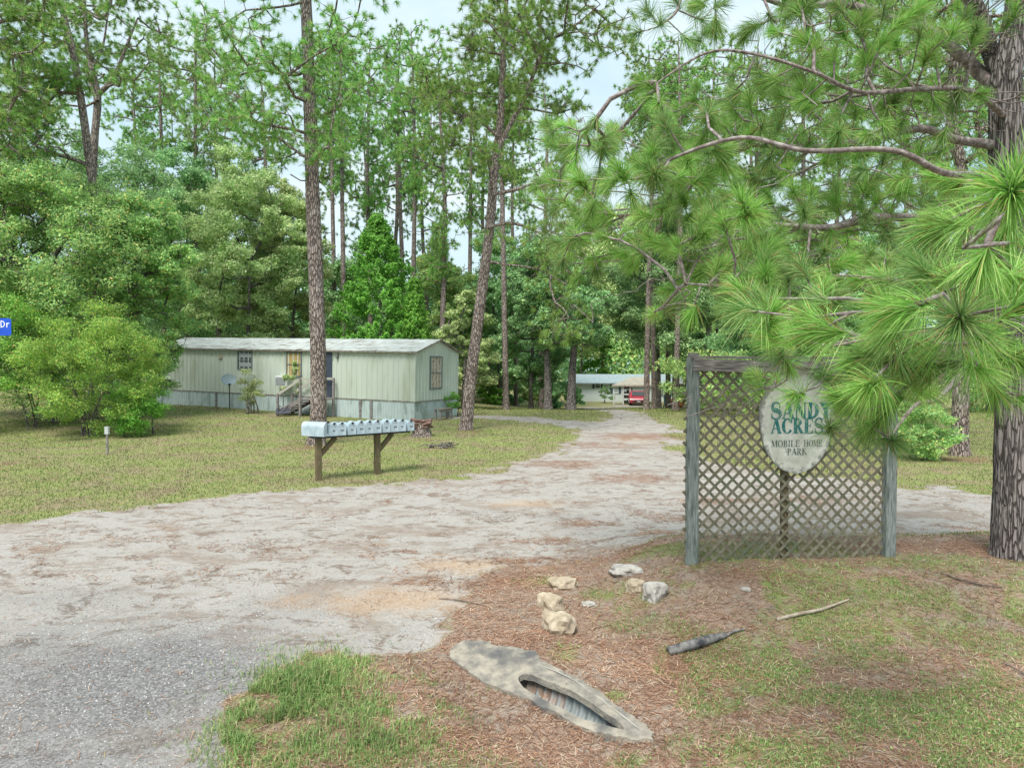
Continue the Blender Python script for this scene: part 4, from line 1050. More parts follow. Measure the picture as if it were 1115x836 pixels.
mb = MB(); mb.box(((a.x + b.x) / 2, -.08, a.z), (abs(b.x - a.x) + .1, .18, .12)); mb.build('wall_vent', MT['dark'], home)
a = wall_hit(241, 388); mb = MB(); mb.box((a.x, -.03, a.z), (.26, .06, .26)); mb.box((a.x, -.065, a.z - .06), (.22, .02, .10)); mb.build('wall_vent', plain('brownish_vent', (.36, .33, .25), .7), home)
# door
a = wall_hit(353, 431); b = wall_hit(362, 383)
mb = MB(); mb.box(((a.x + b.x) / 2, -.02, (SK + b.z) / 2 + .02), (b.x - a.x, .05, b.z - SK)); dr = mb.build('door', plain('dark_blue_door', (.055, .07, .10), .5), home)
mb = MB(); mb.box((b.x - .08, -.055, SK + 1.0), (.04, .05, .12)); mb.build('handle', plain('door_handle_metal', (.4, .4, .4), .3, .5, .8), dr)
a = wall_hit(368, 388); mb = MB(); mb.box((a.x, -.06, a.z + .05), (.12, .10, .18)); mb.box((a.x, -.09, a.z - .07), (.09, .09, .06)); mb.build('porch_light', plain('lamp_housing', (.16, .17, .15), .5), home)
a = wall_hit(362, 390); mb = MB(); mb.box((a.x, -.02, a.z), (.10, .03, .14)); mb.build('door_plate', plain('plate_dark', (.25, .28, .25), .5), home)
for px in (393, 405, 236, 270):
    mb = MB(); a = wall_hit(px, 440); mb.box((a.x, -.045, .28), (.11, .05, 1.25)); mb.build('skirting_batten', MT['wood_rail'], home)
mb = MB(); mb.box((wall_hit(274, 410).x, -.035, 1.42), (.5, .03, 1.0)); mb.build('wall_stain', mottled('faded_panel', (.30, .34, .27), (.42, .47, .37), 4), home)
# air conditioner
a = wall_hit(305.5, 420); b = wall_hit(319, 409.5)
ac = bpy.data.objects.new('air_conditioner', None); link(ac); ac.matrix_world = HM @ Matrix.Translation(((a.x + b.x) / 2, -.28, a.z)); tag(ac, 'white window air conditioner jutting from the mobile home under the amber curtain', 'air conditioner')
hh = b.z - a.z; ww = b.x - a.x
mb = MB(); mb.box((0, .1, hh / 2), (ww, .5, hh)); mb.build('case', plain('ac_white', (.62, .64, .62), .5), ac, bevel=.015)
mb = MB(); mb.box((-.03, -.158, hh / 2), (ww * .78, .02, hh * .72)); g_ = mb.build('grille', plain('ac_grille', (.22, .24, .25), .6), ac)
mb = MB()
for i in range(7): mb.box((-.03, -.172, hh * (.2 + .1 * i)), (ww * .76, .008, .018))
mb.build('fin', plain('ac_fin', (.45, .47, .48), .5), g_)
# satellite dish
g = np.array(HM @ Vector((wall_hit(262, 415).x, -.75, 0))); g[2] = float(zg(g[0], g[1]))
ds = thing('satellite_dish', 'grey satellite dish on a short pole before the mobile home wall', 'satellite dish', g, 0)
zd = 2.75 + (395 - 414) / F * g[1] - g[2]
bm = bmesh.new(); bmesh.ops.create_uvsphere(bm, u_segments=24, v_segments=12, radius=1)
bmesh.ops.delete(bm, geom=[v for v in bm.verts if v.co.z > -.55], context='VERTS')
for v in bm.verts: v.co = Vector((v.co.x * .56, v.co.y * .48, (v.co.z + 1) * .28))
bmesh.ops.solidify(bm, geom=bm.faces[:], thickness=.012)
me = bpy.data.meshes.new('dish'); bm.to_mesh(me); bm.free(); me.materials.append(plain('dish_grey', (.30, .37, .40), .5)); dh = link(bpy.data.objects.new('dish', me), ds)
dh.location = (0, -.1, zd); dh.rotation_euler = (math.radians(62), 0, math.radians(35))
mb = MB(); mb.tube([(0, 0, -.2), (0, 0, zd - .1), (0, -.08, zd)], .03, 8); mb.build('pole', MT['dark'], ds)
mb = MB(); mb.tube([(0, -.1, zd - .35), (.22, -.5, zd - .22)], .015, 6); mb.box((.22, -.52, zd - .2), (.09, .12, .08)); mb.build('receiver_arm', MT['dark'], ds)
# stairs
s0 = wall_hit(355, 431).x; s1 = s0 + .15
stt = bpy.data.objects.new('wooden_stairs', None); link(stt); stt.matrix_world = HM @ Matrix.Translation((s0, 0, 0)); tag(stt, 'grey wooden steps with sloping handrails leading to the mobile home door', 'stairs')
# run sideways along the wall, climbing towards the door
r0 = wall_hit(322, 430).x - s0
mb = MB()
nst = 6
mats = MT['wood_rail']
mb.box((.05, -.75, SK - .04), (1.3, 1.1, .05)); mb.build('landing', mats, stt)
for i in range(nst):
    x = -.6 + (r0 + .6) * (i + .5) / nst; z = SK - (SK - .05) * (i + 1) / (nst + .5)
    mb = MB(); mb.box((x, -.75, z), (.32, 1.05, .045)); mb.build('step', mats, stt)
for yy in (-.23, -1.28):
    mb = MB(); mb.bar((-.5, yy, SK + .95), (r0, yy, 1.02), .045, .13); mb.bar((.7, yy, SK + .97), (-.5, yy, SK + .95), .045, .11); mb.build('handrail', plain('bleached_rail', (.42, .41, .36), .9), stt)
    mb = MB(); mb.bar((-.5, yy, SK - .08), (r0, yy, .12), .045, .22); mb.build('stringer', mats, stt)
    for x, zt in ((r0 + .02, 1.06), (-.5, SK + .98), (.68, SK + 1.0)):
        mb = MB(); mb.box((x, yy - .05, zt / 2 - .15), (.10, .09, zt + .3)); mb.build('post', mats, stt)
# clutter beneath and beside the steps
g0 = HM @ Vector((s0 + r0 * .62, -1.75, 0)); g0.z = float(zg(g0.x, g0.y))
cz = thing('folded_stroller', 'dark jumbled folding chair frame lying at the foot of the steps', 'folding chair', g0, .4)
mb = MB(); r = random.Random(5)
for i in range(9): 
    a = r.uniform(0, 3.1); mb.tube([(r.uniform(-.4, .4), r.uniform(-.2, .2), .04), (.35 * math.cos(a), .2 * math.sin(a), r.uniform(.25, .55))], .015, 6)
mb.build('frame', MT['dark'], cz)
mb = MB(); mb.add([(-.35, -.15, .12), (.3, -.2, .16), (.34, .15, .4), (-.3, .18, .36)], [(0, 1, 2, 3)]); mb.add([(-.35, -.15, .10), (.3, -.2, .14), (.34, .15, .38), (-.3, .18, .34)], [(3, 2, 1, 0)]); mb.build('seat', plain('dark_cloth', (.07, .07, .085), .9), cz)
cz.name = 'folding_chair'
# bench by the end wall
bp = HM @ Vector((HL + .8, 1.35, 0)); bp.z = float(zg(bp.x, bp.y))
bn_ = thing('garden_bench', 'low dark wooden bench against the end wall of the mobile home', 'bench', bp, math.atan2(ly.y, ly.x))
mb = MB(); mb.box((0, 0, .50), (1.25, .36, .06)); mb.build('seat', mottled('bench_wood', (.10, .095, .085), (.26, .22, .17), 8), bn_)
for s in (-1, 1):
    for q in (-1, 1):
        mb = MB(); mb.box((s * .55, q * .13, .235), (.07, .07, .49)); mb.build('leg', MT['wood_rail'], bn_)
mb = MB(); mb.box((0, -.14, .41), (1.1, .03, .11)); mb.build('apron', MT['wood_rail'], bn_)
# white slab beside the home
g = G(512, 452.5)

# ------------------------------------------------------------------ far house, carport, car, bin
HY = 80.0
def hp(px, py, Y): return P(px, py, Y)
hb = hp(625, 437, HY); hr = hp(742, 437, HY)
fz = float(zg(8, HY))
fh = thing('white_house', 'distant white house with a pale metal roof and dark shutters', 'house', (hb[0], HY, fz))
K = HY / F
def hx_(px): return (px - 625) * K
def hz_(py): return 2.75 + (395 - py) * K - fz
WL = hx_(762)
wht = mottled('white_siding', (.50, .56, .58), (.62, .68, .69), 2, (.2, .2, 6), .6, .05)
mb = MB(); mb.box((WL / 2, 3.5, hz_(416.5) / 2 + .2), (WL, 7, hz_(416.5) - .4)); mb.build('wall', wht, fh)
mb = MB(); mb.box((WL / 2, 3.5, .1), (WL + .02, 7.02, .9)); mb.build('foundation', plain('foundation_white', (.55, .62, .60), .8), fh)
mb = MB(); ze, zr = hz_(416.2), hz_(407.8)
mb.prism([(-.5, ze - .04), (3.5, zr), (7.5, ze - .04), (7.5, ze - .16), (-.5, ze - .16)], lambda u, v, t: (t, u, v), -.4, WL + .4); mb.build('roof', mottled('blue_grey_metal_roof', (.24, .30, .33), (.36, .43, .46), 3, (6, .3, 1), .5), fh)
shm = plain('dark_shutter', (.06, .09, .11), .6)
for x0, x1, y0, y1 in ((648, 653.5, 416.8, 422.5), (667.5, 673, 418, 428), (722, 727, 421, 431), (734, 738, 421, 430)):
    a, b, z0, z1 = hx_(x0), hx_(x1), hz_(y1), hz_(y0)
    fr = MB()
    for s in (0, 1): fr.box((a if s == 0 else b, -.04, (z0 + z1) / 2), (.07, .06, z1 - z0 + .07)); fr.box(((a + b) / 2, -.041, z0 if s == 0 else z1), (b - a - .07, .06, .07))
    fr.box(((a + b) / 2, -.039, (z0 + z1) / 2), (b - a - .07, .05, .05))
    W_ = fr.build('window', plain('white_frame', (.72, .74, .74), .5), fh)
    p = MB(); p.box(((a + b) / 2, -.01, (z0 + z1) / 2), (b - a, .03, z1 - z0)); p.build('pane', dkglass if y0 < 420.5 and x0 < 660 or x0 > 700 else plain('blinds', (.40, .47, .50), .5), W_)
    for s in (a - .19, b + .19):
        q = MB(); q.box((s, -.03, (z0 + z1) / 2), (.28, .06, z1 - z0 + .1)); q.build('shutter', shm, fh)
# carport
cp = thing('carport', 'tan roofed open carport on white posts in front of the distant house', 'carport', (float(hp(668, 440, 73)[0]), 73.0, float(zg(8, 73))))
K2 = 73 / F; cx_ = lambda px: (px - 668) * K2; cz_ = lambda py: 2.75 + (395 - py) * K2 - cp.location.z
mb = MB(); xa, xb = cx_(666), cx_(722); z1, z2 = cz_(419.2), cz_(413)
mb.add([(xa, 0, z1), (xb, 0, z1), (xb - .6, 5.4, z2 + .15), (xa + 3.0, 5.4, z2 + .15), (xa, 0, z1 - .16), (xb, 0, z1 - .16), (xb - .6, 5.4, z2 - .05), (xa + 3.0, 5.4, z2 - .05)],
       [(0, 1, 2, 3), (7, 6, 5, 4), (0, 4, 5, 1), (1, 5, 6, 2), (2, 6, 7, 3), (3, 7, 4, 0)])
mb.build('roof', mottled('tan_shingle', (.30, .27, .22), (.44, .41, .34), 3), cp)
for px in (668.5, 679, 686.5, 720):
    mb = MB(); mb.box((cx_(px), .25, (z1 - .16) / 2), (.13, .13, z1 - .16)); mb.build('post', plain('post_white', (.60, .63, .62), .6), cp)
mb = MB()
for i in range(9): mb.box((cx_(668.5) + (cx_(679) - cx_(668.5)) * (i + .5) / 9, .25, .55), (.045, .04, .9))
mb.box(((cx_(668.5) + cx_(679)) / 2, .25, 1.02), (cx_(679) - cx_(668.5) - .14, .07, .07)); mb.build('railing', plain('post_white2', (.60, .63, .62), .6), cp)
# storage clutter under the carport
cb = thing('storage_shelf', 'dark shelf of stored things under the carport beside the red car', 'shelf', (float(hp(683.5, 440, 74.6)[0]), 74.6, float(zg(8, 74.6))))
mb = MB()
for i in range(4): mb.box((0, 0, .15 + .5 * i), (.9, .45, .04))
for s in (-1, 1): mb.box((s * .44, 0, .85), (.04, .43, 1.7))
mb.build('frame', MT['dark'], cb)
r = random.Random(3); mb = MB()
for i in range(4):
    for k in range(3): h_ = r.uniform(.15, .38); mb.box((-.28 + .28 * k, 0, .17 + .5 * i + h_ / 2 + .003), (.22, .3, h_))
mb.build('box', plain('stored_boxes', (.14, .12, .11), .8), cb)
# red car
cl_ = hp(694.5, 443, 71.5)
car = thing('parked_car', 'red car parked nose out under the carport', 'car', (float(cl_[0]), 71.5, float(zg(8, 71.5))), math.radians(-8))
red = plain('red_car_paint', (.45, .02, .05), .25, .6)
def sect(z0, z1, w, yb, yf): return
prof = [(-2.2, .35), (-2.25, .62), (-2.15, .80), (-1.15, .98), (-.55, 1.42), (.9, 1.46), (1.9, 1.05), (2.2, .95), (2.25, .5), (2.2, .32)]
mb = MB(); n = len(prof); xsq = [(-.88, .0), (-.84, 1), (.84, 1), (.88, 0)]
secs = []
for x, inset in ((-.90, .10), (-.86, 0.03), (-.6, 0), (.6, 0), (.86, .03), (.90, .10)):
    s_ = []
    for (y, z) in prof:
        k = max(0, (z - .95) / .5) * .22
        s_.append((x * (1 - k), y * (1 - inset * .4), z - (inset * .25 if z > .6 else -inset * .2)))
    secs.append(s_)
vs = [v for s_ in secs for v in s_]; fs = []
for i in range(len(secs) - 1):
    for j in range(n): fs.append((i * n + j, i * n + (j + 1) % n, (i + 1) * n + (j + 1) % n, (i + 1) * n + j))
fs += [tuple(range(n)), tuple(reversed(range((len(secs) - 1) * n, len(secs) * n)))]
mb.add(vs, fs); mb.build('body', red, car)
mb = MB(); mb.add([(-.66, -1.13, 1.0), (.66, -1.13, 1.0), (.60, -.60, 1.40), (-.60, -.60, 1.40)], [(0, 1, 2, 3)]); mb.v = [(x, y - .02, z + .015) for x, y, z in mb.v]; mb.build('windscreen', dkglass, car)
for s in (-1, 1):
    mb = MB(); mb.add([(s * .862, -.85, 1.0), (s * .862, 1.4, 1.0), (s * .72, .9, 1.38), (s * .72, -.45, 1.38)], [(0, 1, 2, 3)]); mb.build('side_window', dkglass, car)
    mb = MB(); mb.box((s * .62, -2.19, .70), (.36, .10, .13)); mb.build('headlight', plain('headlamp_glass', (.6, .62, .62), .2, .6), car)
    mb = MB(); mb.box((s * .98, -.78, 1.02), (.16, .09, .11)); mb.build('wing_mirror', red, car)
    for y in (-1.35, 1.4):
        mb = MB(); mb.tube([(s * .70, y, .31), (s * .93, y, .31)], .31, 18); w_ = mb.build('wheel', MT['dark'], car)
        mb = MB(); mb.tube([(s * .92, y, .31), (s * .94, y, .31)], .18, 12); mb.build('rim', plain('wheel_rim', (.5, .5, .5), .3, .5, .6), w_)
mb = MB(); mb.box((0, -2.235, .58), (.95, .04, .12)); mb.box((0, -2.225, .42), (1.2, .04, .08)); mb.build('grille', MT['dark'], car)
mb = MB(); mb.box((0, -2.27, .48), (.32, .02, .10)); mb.build('licence_plate', plain('plate_white', (.6, .6, .6), .5), car)
# bin, orange heap
b_ = hp(726.5, 444.5, 62); bb = thing('wheeled_bin', 'dark teal wheeled rubbish bin between the pine trunks', 'bin', (float(b_[0]), 62, float(zg(8, 62))))
mb = MB(); mb.add([(-.22, -.25, .08), (.22, -.25, .08), (.22, .25, .08), (-.22, .25, .08), (-.28, -.33, 1.0), (.28, -.33, 1.0), (.28, .33, 1.0), (-.28, .33, 1.0)], [(0, 1, 2, 3), (4, 5, 6, 7), (0, 1, 5, 4), (1, 2, 6, 5), (2, 3, 7, 6), (3, 0, 4, 7)]); mb.build('body', plain('bin_teal', (.03, .13, .17), .5), bb)
mb = MB(); mb.box((0, -.02, 1.035), (.62, .74, .06)); mb.build('lid', plain('bin_lid', (.03, .10, .13), .5), bb)
for s in (-1, 1): mb = MB(); mb.tube([(s * .24, .26, .1), (s * .30, .26, .1)], .1, 10); mb.build('wheel', MT['dark'], bb)
o_ = hp(743, 444.5, 60)
lump('leaf_heap', (float(o_[0]), 60, float(zg(8, 60)) + .2), (1.0, .6, .42), 5, mottled('orange_leaves', (.40, .12, .05), (.62, .24, .10), 8, bs=.8), 'low orange brown heap of raked leaves past the pine trunks', 'heap', 4, .5)
sh_ = hp(752, 444, 70)
shd = thing('garden_shed', 'small dark weathered shed seen past the screen post', 'shed', (float(sh_[0]) + .3, 70, float(zg(8, 70))))
mb = MB(); mb.box((0, 1, 1.1), (2.6, 2.2, 2.2)); mb.build('wall', mottled('shed_boards', (.10, .08, .07), (.20, .165, .15), 6, (6, 6, 1)), shd)
mb = MB(); mb.prism([(-.3, 2.2), (1.0, 2.75), (2.4, 2.2)], lambda u, v, t: (t, u, v), -1.5, 1.5); mb.build('roof', plain('shed_roof', (.28, .29, .29), .7), shd)
mb = MB(); mb.box((-.5, -.12, 1.35), (.8, .04, .7)); mb.build('window', dkglass, shd)

# ------------------------------------------------------------------ pines one can single out
def L3(pts, Y, loc):   # list of (px, py[, Y]) to local points of a tree standing at loc
    return [P(p[0], p[1], p[2] if len(p) > 2 else Y) - np.array(loc) for p in pts]
def img_clumps(rg, loc, Y, rows, dY):
    """rows: (px, py, spread_x, spread_y, count)"""
    out = []
    for px, py, sx, sy, n in rows:
        for _ in range(n):
            yy = Y + rg.normal() * dY
            out.append(P(px + rg.uniform(-sx, sx), py + rg.uniform(-sy, sy), yy) - np.array(loc))
    return np.array(out)
rg = np.random.default_rng(5)
# the pine behind the mailboxes
loc = G(344, 484)
Y0 = loc[1]
tr = [(0, 0, -.15)] + [tuple(v) for v in L3([(347, 440), (345, 330), (341, 230), (338, 130), (334, 20), (331, -90), (330, -190)], Y0, loc)]
cl = img_clumps(rg, loc, Y0, [(258, 40, 40, 35, 8), (285, 95, 45, 35, 10), (270, 135, 30, 15, 5), (330, 70, 40, 60, 9), (385, 60, 30, 40, 4), (300, -40, 80, 40, 10), (370, -50, 70, 50, 8), (340, -130, 100, 60, 30), (375, 140, 35, 25, 4), (235, 110, 25, 25, 4), (330, 165, 25, 12, 3)], 1.8)
pine('pine_tree', 'tall straight pine with pinkish bark rising right behind the mailbox row', loc, tr, [.285, .27, .25, .235, .215, .18, .12, .03], cl, 101, 18, .46, .26, 54, .016, .007, sides=26, bend=False, dead=4)
# the leaning pine
loc = G(507, 468); Y0 = loc[1]
tr = [(0, 0, -.15)] + [tuple(v) for v in L3([(513, 410), (523, 330), (533, 250), (538, 190), (545, 130), (548, 60), (552, -10), (556, -70)], Y0, loc)]
lm = [(L3([(541, 165), (556, 135), (572, 105), (585, 70), (600, 45), (630, 25), (650, 8)], Y0 - .5, loc), [.10, .09, .085, .07, .06, .04, .03]),
      (L3([(536, 212), (560, 207), (585, 200), (612, 205)], Y0 - .8, loc), [.09, .07, .05, .03]),
      (L3([(531, 248), (556, 243), (580, 250), (600, 262), (612, 285)], Y0 - .6, loc), [.08, .07, .05, .04, .02]),
      (L3([(543, 150), (520, 130), (500, 125), (480, 118)], Y0 - .4, loc), [.07, .05, .04, .02]),
      (L3([(534, 285), (550, 288), (580, 292), (600, 300)], Y0 - 1.5, loc), [.05, .04, .03, .02])]
cl = img_clumps(rg, loc, Y0, [(580, 12, 60, 36, 20), (630, 35, 50, 35, 12), (500, 110, 40, 20, 12), (530, 110, 40, 18, 8), (470, 90, 25, 20, 5), (520, 160, 35, 15, 7), (545, 60, 50, 30, 9), (600, 75, 45, 30, 8), (580, -60, 80, 40, 16), (600, 120, 30, 20, 5), (520, 40, 30, 30, 5)], 1.6)
cl = np.concatenate([cl, img_clumps(rg, loc, Y0 - 1.2, [(592, 292, 14, 10, 3), (603, 320, 14, 18, 3), (612, 355, 16, 10, 3), (618, 210, 25, 18, 4), (600, 262, 20, 12, 2), (555, 262, 12, 10, 1)], .8)])
pine('pine_tree', 'leaning pine with a forked top beside the end of the mobile home', loc, tr, [.26, .235, .22, .20, .18, .15, .12, .07, .02], cl, 102, 17, .46, .27, 54, .018, .008, sides=24, limbs=lm, dead=8)
# pine behind the big one, beyond the drive
loc = G(1045, 496); Y0 = loc[1]
tr = [(0, 0, -.1)] + [tuple(v) for v in L3([(1046, 420), (1048, 330), (1054, 250), (1048, 190), (1036, 130), (1040, 60), (1055, -20), (1060, -120)], Y0, loc)]
cl = img_clumps(rg, loc, Y0, [(1000, 60, 110, 70, 40), (1060, -50, 120, 60, 30), (960, 160, 60, 50, 14), (1090, 180, 40, 60, 12), (1000, 230, 60, 35, 8)], 1.8)
pine('pine_tree', 'mid sized pine beyond the drive in a ring of red straw', loc, tr, [.24, .22, .20, .19, .17, .15, .12, .09, .03], cl, 103, 15, .42, .25, 46, .014, .011, sides=20, dead=10)
# pines near the top corner
for (px, py, Y, pts, rad, rows, lb, sd) in [
    (104, 455, 37, [(103, 300), (101, 200), (103, 150), (106, 104), (96, 60), (92, 10), (90, -60)], [.24, .22, .2, .19, .18, .12, .09, .03],
        [(130, 40, 45, 50, 16), (95, 30, 40, 50, 12), (150, 20, 25, 30, 6), (80, -40, 80, 40, 18), (60, 100, 30, 30, 5)], 'pine with a wide fork in its trunk above the leafy corner trees', 104),
    (118, 455, 31, [(110, 300), (98, 180), (82, 70), (70, 20), (60, -30), (55, -90)], [.22, .2, .17, .15, .13, .10, .03],
        [(75, 85, 16, 16, 7), (60, 115, 40, 25, 7), (60, -50, 60, 40, 14), (30, 30, 30, 30, 6), (45, 160, 30, 20, 5)], 'slanting pine with a bright low tuft crossing the forked pine', 105),
    (-30, 455, 29, [(-30, 300), (-32, 150), (-34, 0), (-34, -120)], [.26, .24, .2, .15, .03],
        [(10, 30, 40, 50, 16), (0, 120, 50, 40, 14), (15, 190, 35, 40, 9), (-40, -30, 60, 50, 20), (30, 70, 25, 30, 8)], 'spreading pine at the picture corner, mostly out of frame', 106)]:
    loc = on(P(px, 395, Y)[0], Y)
    tr = [(0, 0, -.1)] + [tuple(v) for v in L3(pts, Y, loc)]
    cl = img_clumps(rg, loc, Y, rows, 1.7)
    lm = []
    if sd == 104: lm = [(L3([(106, 104), (118, 92), (128, 75), (140, 45), (150, 20)], Y, loc), [.15, .13, .10, .07, .03]), (L3([(106, 110), (98, 85), (112, 50), (118, 10)], Y - .3, loc), [.10, .08, .06, .03])]
    pine('pine_tree', lb, loc, tr, rad, cl, sd, 18, .48, .29, 46, .024, .011, sides=14, limbs=lm, dead=6)
# ---- thin pines standing behind: four models, then copies
models = []
for i, (H, cb, R, n) in enumerate([(25, 12.5, 2.9, 46), (27, 15, 3.3, 52), (22, 8, 3.0, 50), (26, 17, 2.6, 34)]):
    r4 = np.random.default_rng(200 + i)
    c_ = pine_clumps(r4, H, cb, R, n)
    le = r4.normal(size=2) * .35
    models.append((H, pine('pine_tree', 'x', (0, 0, 0), [(0, 0, -.2), (le[0] * .5, 0, H * .3), (le[0], le[1], H * .6), (le[0] * .5, le[1], H * .85), (0, 0, H)], [.24, .20, .16, .10, .02], c_, 210 + i, 15, .42, .34, 36, .034, .011, sides=9, dead=10)))
used = [False] * 4
def put(model, px, Y, top, rz, label, group='tall thin pines behind the mobile home', sxy=1.0):
    H, root = models[model]
    o = root if not used[model] else copy_tree(root)
    used[model] = True
    b = on(P(px, 395, Y)[0], Y); zt = 2.75 + (395 - top - 14) / F * Y
    s = (zt - b[2]) / H
    o.location = b; o.rotation_euler = (0, 0, rz); o.scale = (sxy * (s * .5 + .4), sxy * (s * .5 + .4), s)
    tag(o, label, 'tree', group); return o
BG = [(0, 149, 62, 55, 'thin pine just past the forked pine, lower than its neighbours'),
      (1, 178, 58, 22, 'thin pine whose round top stands second past the forked pine'),
      (0, 217, 54, 12, 'thin bare trunked pine directly above the left part of the mobile home roof'),
      (3, 238, 64, 48, 'slim pine half hidden by the olive leafy tree'),
      (2, 283, 66, 50, 'hazy pine seen through the low boughs of the mailbox pine'),
      (3, 366, 60, 36, 'slimmer of two close trunks just past the mailbox pine'),
      (1, 374, 52, 12, 'thicker of two close trunks just past the mailbox pine'),
      (0, 405, 57, 30, 'thin pine behind the tip of the bright green cedar'),
      (3, 438, 60, 26, 'slim pine with a high tuft over the bright green cedar shoulder'),
      (1, 449, 50, 22, 'tallest thin pine over the mobile home roof end'),
      (2, 478, 47, 52, 'thin pine whose trunk meets the roof ridge end of the mobile home'),
      (0, 512, 62, 60, 'distant pine in the gap before the leaning pine'),
      (1, 551, 45, -20, 'straight thin pine crossing behind the leaning pine top'),
      (2, 590, 58, 78, 'distant round topped pine past the leaning pine'),
      (3, 562, 64, 98, 'short distant pine beside the leaning pine trunk'),
      (0, 812, 68, 60, 'distant pine under the sky gap above the screen'),
      (1, 735, 58, 62, 'pine with a round top above the far white house'),
      (2, 775, 52, 40, 'pine behind the screen of near needles, above the carport'),
      (0, 822, 54, 30, 'pine far behind the oval board'),
      (1, 868, 48, 10, 'pine far behind the long bare limb'),
      (3, 905, 56, 45, 'slim pine deep behind the lattice screen'),
      (2, 940, 50, 30, 'pine deep behind the second long limb'),
      (1, 985, 58, 20, 'pine deep behind the end post of the screen'),
      (0, 1025, 44, 0, 'pine just behind the curving pine'),
      (2, 1078, 52, 20, 'pine seen past the big trunk'),
      (1, 1115, 46, -10, 'pine at the frame edge behind the big trunk'),
      (0, 20, 56, 70, 'distant pine low behind the corner pines'),
      (2, 60, 60, 95, 'distant short pine behind the slanting pine'),
      (2, 425, 66, 90, 'low crowned distant pine behind the cedar'),
     (2, 395, 70, 110, 'distant pine filling the gap by the mailbox pine'),
     (2, 465, 62, 120, 'low crowned pine between the roof end pines'),
     (2, 535, 66, 95, 'low crowned distant pine by the leaning pine'),
     (2, 345, 64, 80, 'distant pine right behind the mailbox pine trunk'),
     (1, -25, 50, 30, 'pine at the far corner of the frame')]
for i, (m, px, Y, top, lb) in enumerate(BG): put(m, px, Y, top, i * 1.31, lb)
for px, py, Y, m, top, lb in [(704, 447, 47, 3, 40, 'nearest slim pine trunk beside the carport'), (713, 447, 50, 0, 70, 'pine trunk close behind the slim one by the carport'), (736, 449, 44, 1, 30, 'stout pine trunk beside the wheeled bin'), (748, 448, 48, 2, 60, 'pine trunk just beside the screen post in the distance'), (728, 446, 54, 3, 75, 'thin pine trunk behind the wheeled bin')]:
    put(m, px, Y, top, px * .7, lb, 'pines by the carport')

# ------------------------------------------------------------------ leafy trees
def LT(px, Y, top, halfw, label, mat, seed, cb=.2, leaf=None, n=16000, tr=.18, nclump=44, **kw):
    b = on(P(px, 395, Y)[0], Y); H = 2.75 + (395 - top) / F * Y - b[2]; W = halfw / F * Y
    return leafy_tree('leafy_tree', label, b, H, W, seed, mat, (leaf or .0045 * Y) * .88 if Y < 90 else leaf * 1.2, int(n * 2.3), cb, tr, int(nclump * 1.7), group='leafy trees round the clearing', spread=.72, **kw)
LT(60, 30, 165, 100, 'broad light green tree towering over the corner bush', 'leaf_light', 1, .12, n=52000, nclump=80)
LT(150, 32, 205, 62, 'light green tree leaning out beside the olive one', 'leaf_light', 2, .10, n=34000, nclump=60)
LT(-40, 31, 150, 80, 'light tree cut by the frame corner', 'leaf_light', 3, .12, n=18000)
LT(118, 44, 140, 70, 'dark leafy tree behind the light green ones', 'leaf_dark', 4, n=18000)
LT(205, 52, 155, 55, 'dark tree between the light tree and the olive one', 'leaf_dark', 5, .15, n=18000)
LT(268, 47, 162, 62, 'olive tinted oak over the middle of the mobile home roof', 'leaf_olive', 6, .12, n=36000, nclump=64)
LT(312, 50, 190, 45, 'smaller olive oak just before the mailbox pine', 'leaf_olive', 7, .10, n=18000)
LT(235, 60, 190, 80, 'dark broad oak far behind the olive one', 'leaf_dark', 8, .1, n=20000)
LT(385, 62, 262, 55, 'dark oak behind the bright cedar', 'leaf_dark', 9, .05, n=15000)
LT(480, 56, 262, 48, 'mid green oak between the cedar and the leaning pine', 'leaf_light', 10, .05, n=16000)
LT(545, 60, 245, 50, 'dark oak behind the leaning pine trunk', 'leaf_dark', 11, .05, n=16000)
LT(505, 44, 318, 34, 'low light tree at the roof end of the mobile home', 'leaf_olive', 12, .02, n=12000, nclump=30)
LT(578, 50, 268, 42, 'deep green oak past the leaning pine', 'leaf_dark', 13, .08, n=18000)
LT(597, 45.5, 250, 40, 'dark trunked oak at the bend of the drive', 'leaf_dark', 14, .30, n=16000, tr=.30)
LT(622, 44.5, 275, 45, 'stout dark oak next to the drive before the white house', 'leaf_dark', 15, .33, n=18000, tr=.32)
LT(655, 100, 262, 60, 'sunny light tree behind the white house roof', 'leaf_bright', 16, .05, leaf=.4, n=12000)
LT(715, 105, 250, 70, 'bright tree far behind the carport', 'leaf_light', 17, .05, leaf=.4, n=12000)
LT(718, 52, 235, 62, 'oak spreading over the carport', 'leaf_dark', 18, .30, n=20000)
LT(676, 92, 225, 60, 'pale grey green oak above the white house', 'leaf_olive', 19, .30, leaf=.34, n=14000)
LT(775, 46, 225, 60, 'dark oak behind the screen post', 'leaf_dark', 20, .12, n=20000)
LT(838, 40, 255, 62, 'dense dark oak behind the oval board', 'leaf_dark', 21, .08, n=22000)
LT(900, 44, 220, 60, 'light oak behind the lattice middle', 'leaf_light', 22, .08, n=18000)
LT(955, 41, 250, 55, 'dark oak behind the lattice end post', 'leaf_dark', 23, .08, n=18000)
LT(1010, 48, 210, 60, 'light oak behind the red straw ring', 'leaf_light', 24, .1, n=18000)
LT(1078, 45, 230, 55, 'dark oak glimpsed beside the big trunk', 'leaf_dark', 25, .12, n=18000)
LT(1130, 40, 200, 55, 'oak beyond the big trunk at the frame edge', 'leaf_light', 26, .1, n=14000)
LT(805, 70, 190, 80, 'tall hazy oak far behind the screen', 'leaf_light', 27, .05, leaf=.28, n=16000)
LT(632, 92, 235, 60, 'hazy oak behind the drive bend', 'leaf_olive', 28, .25, leaf=.34, n=12000)
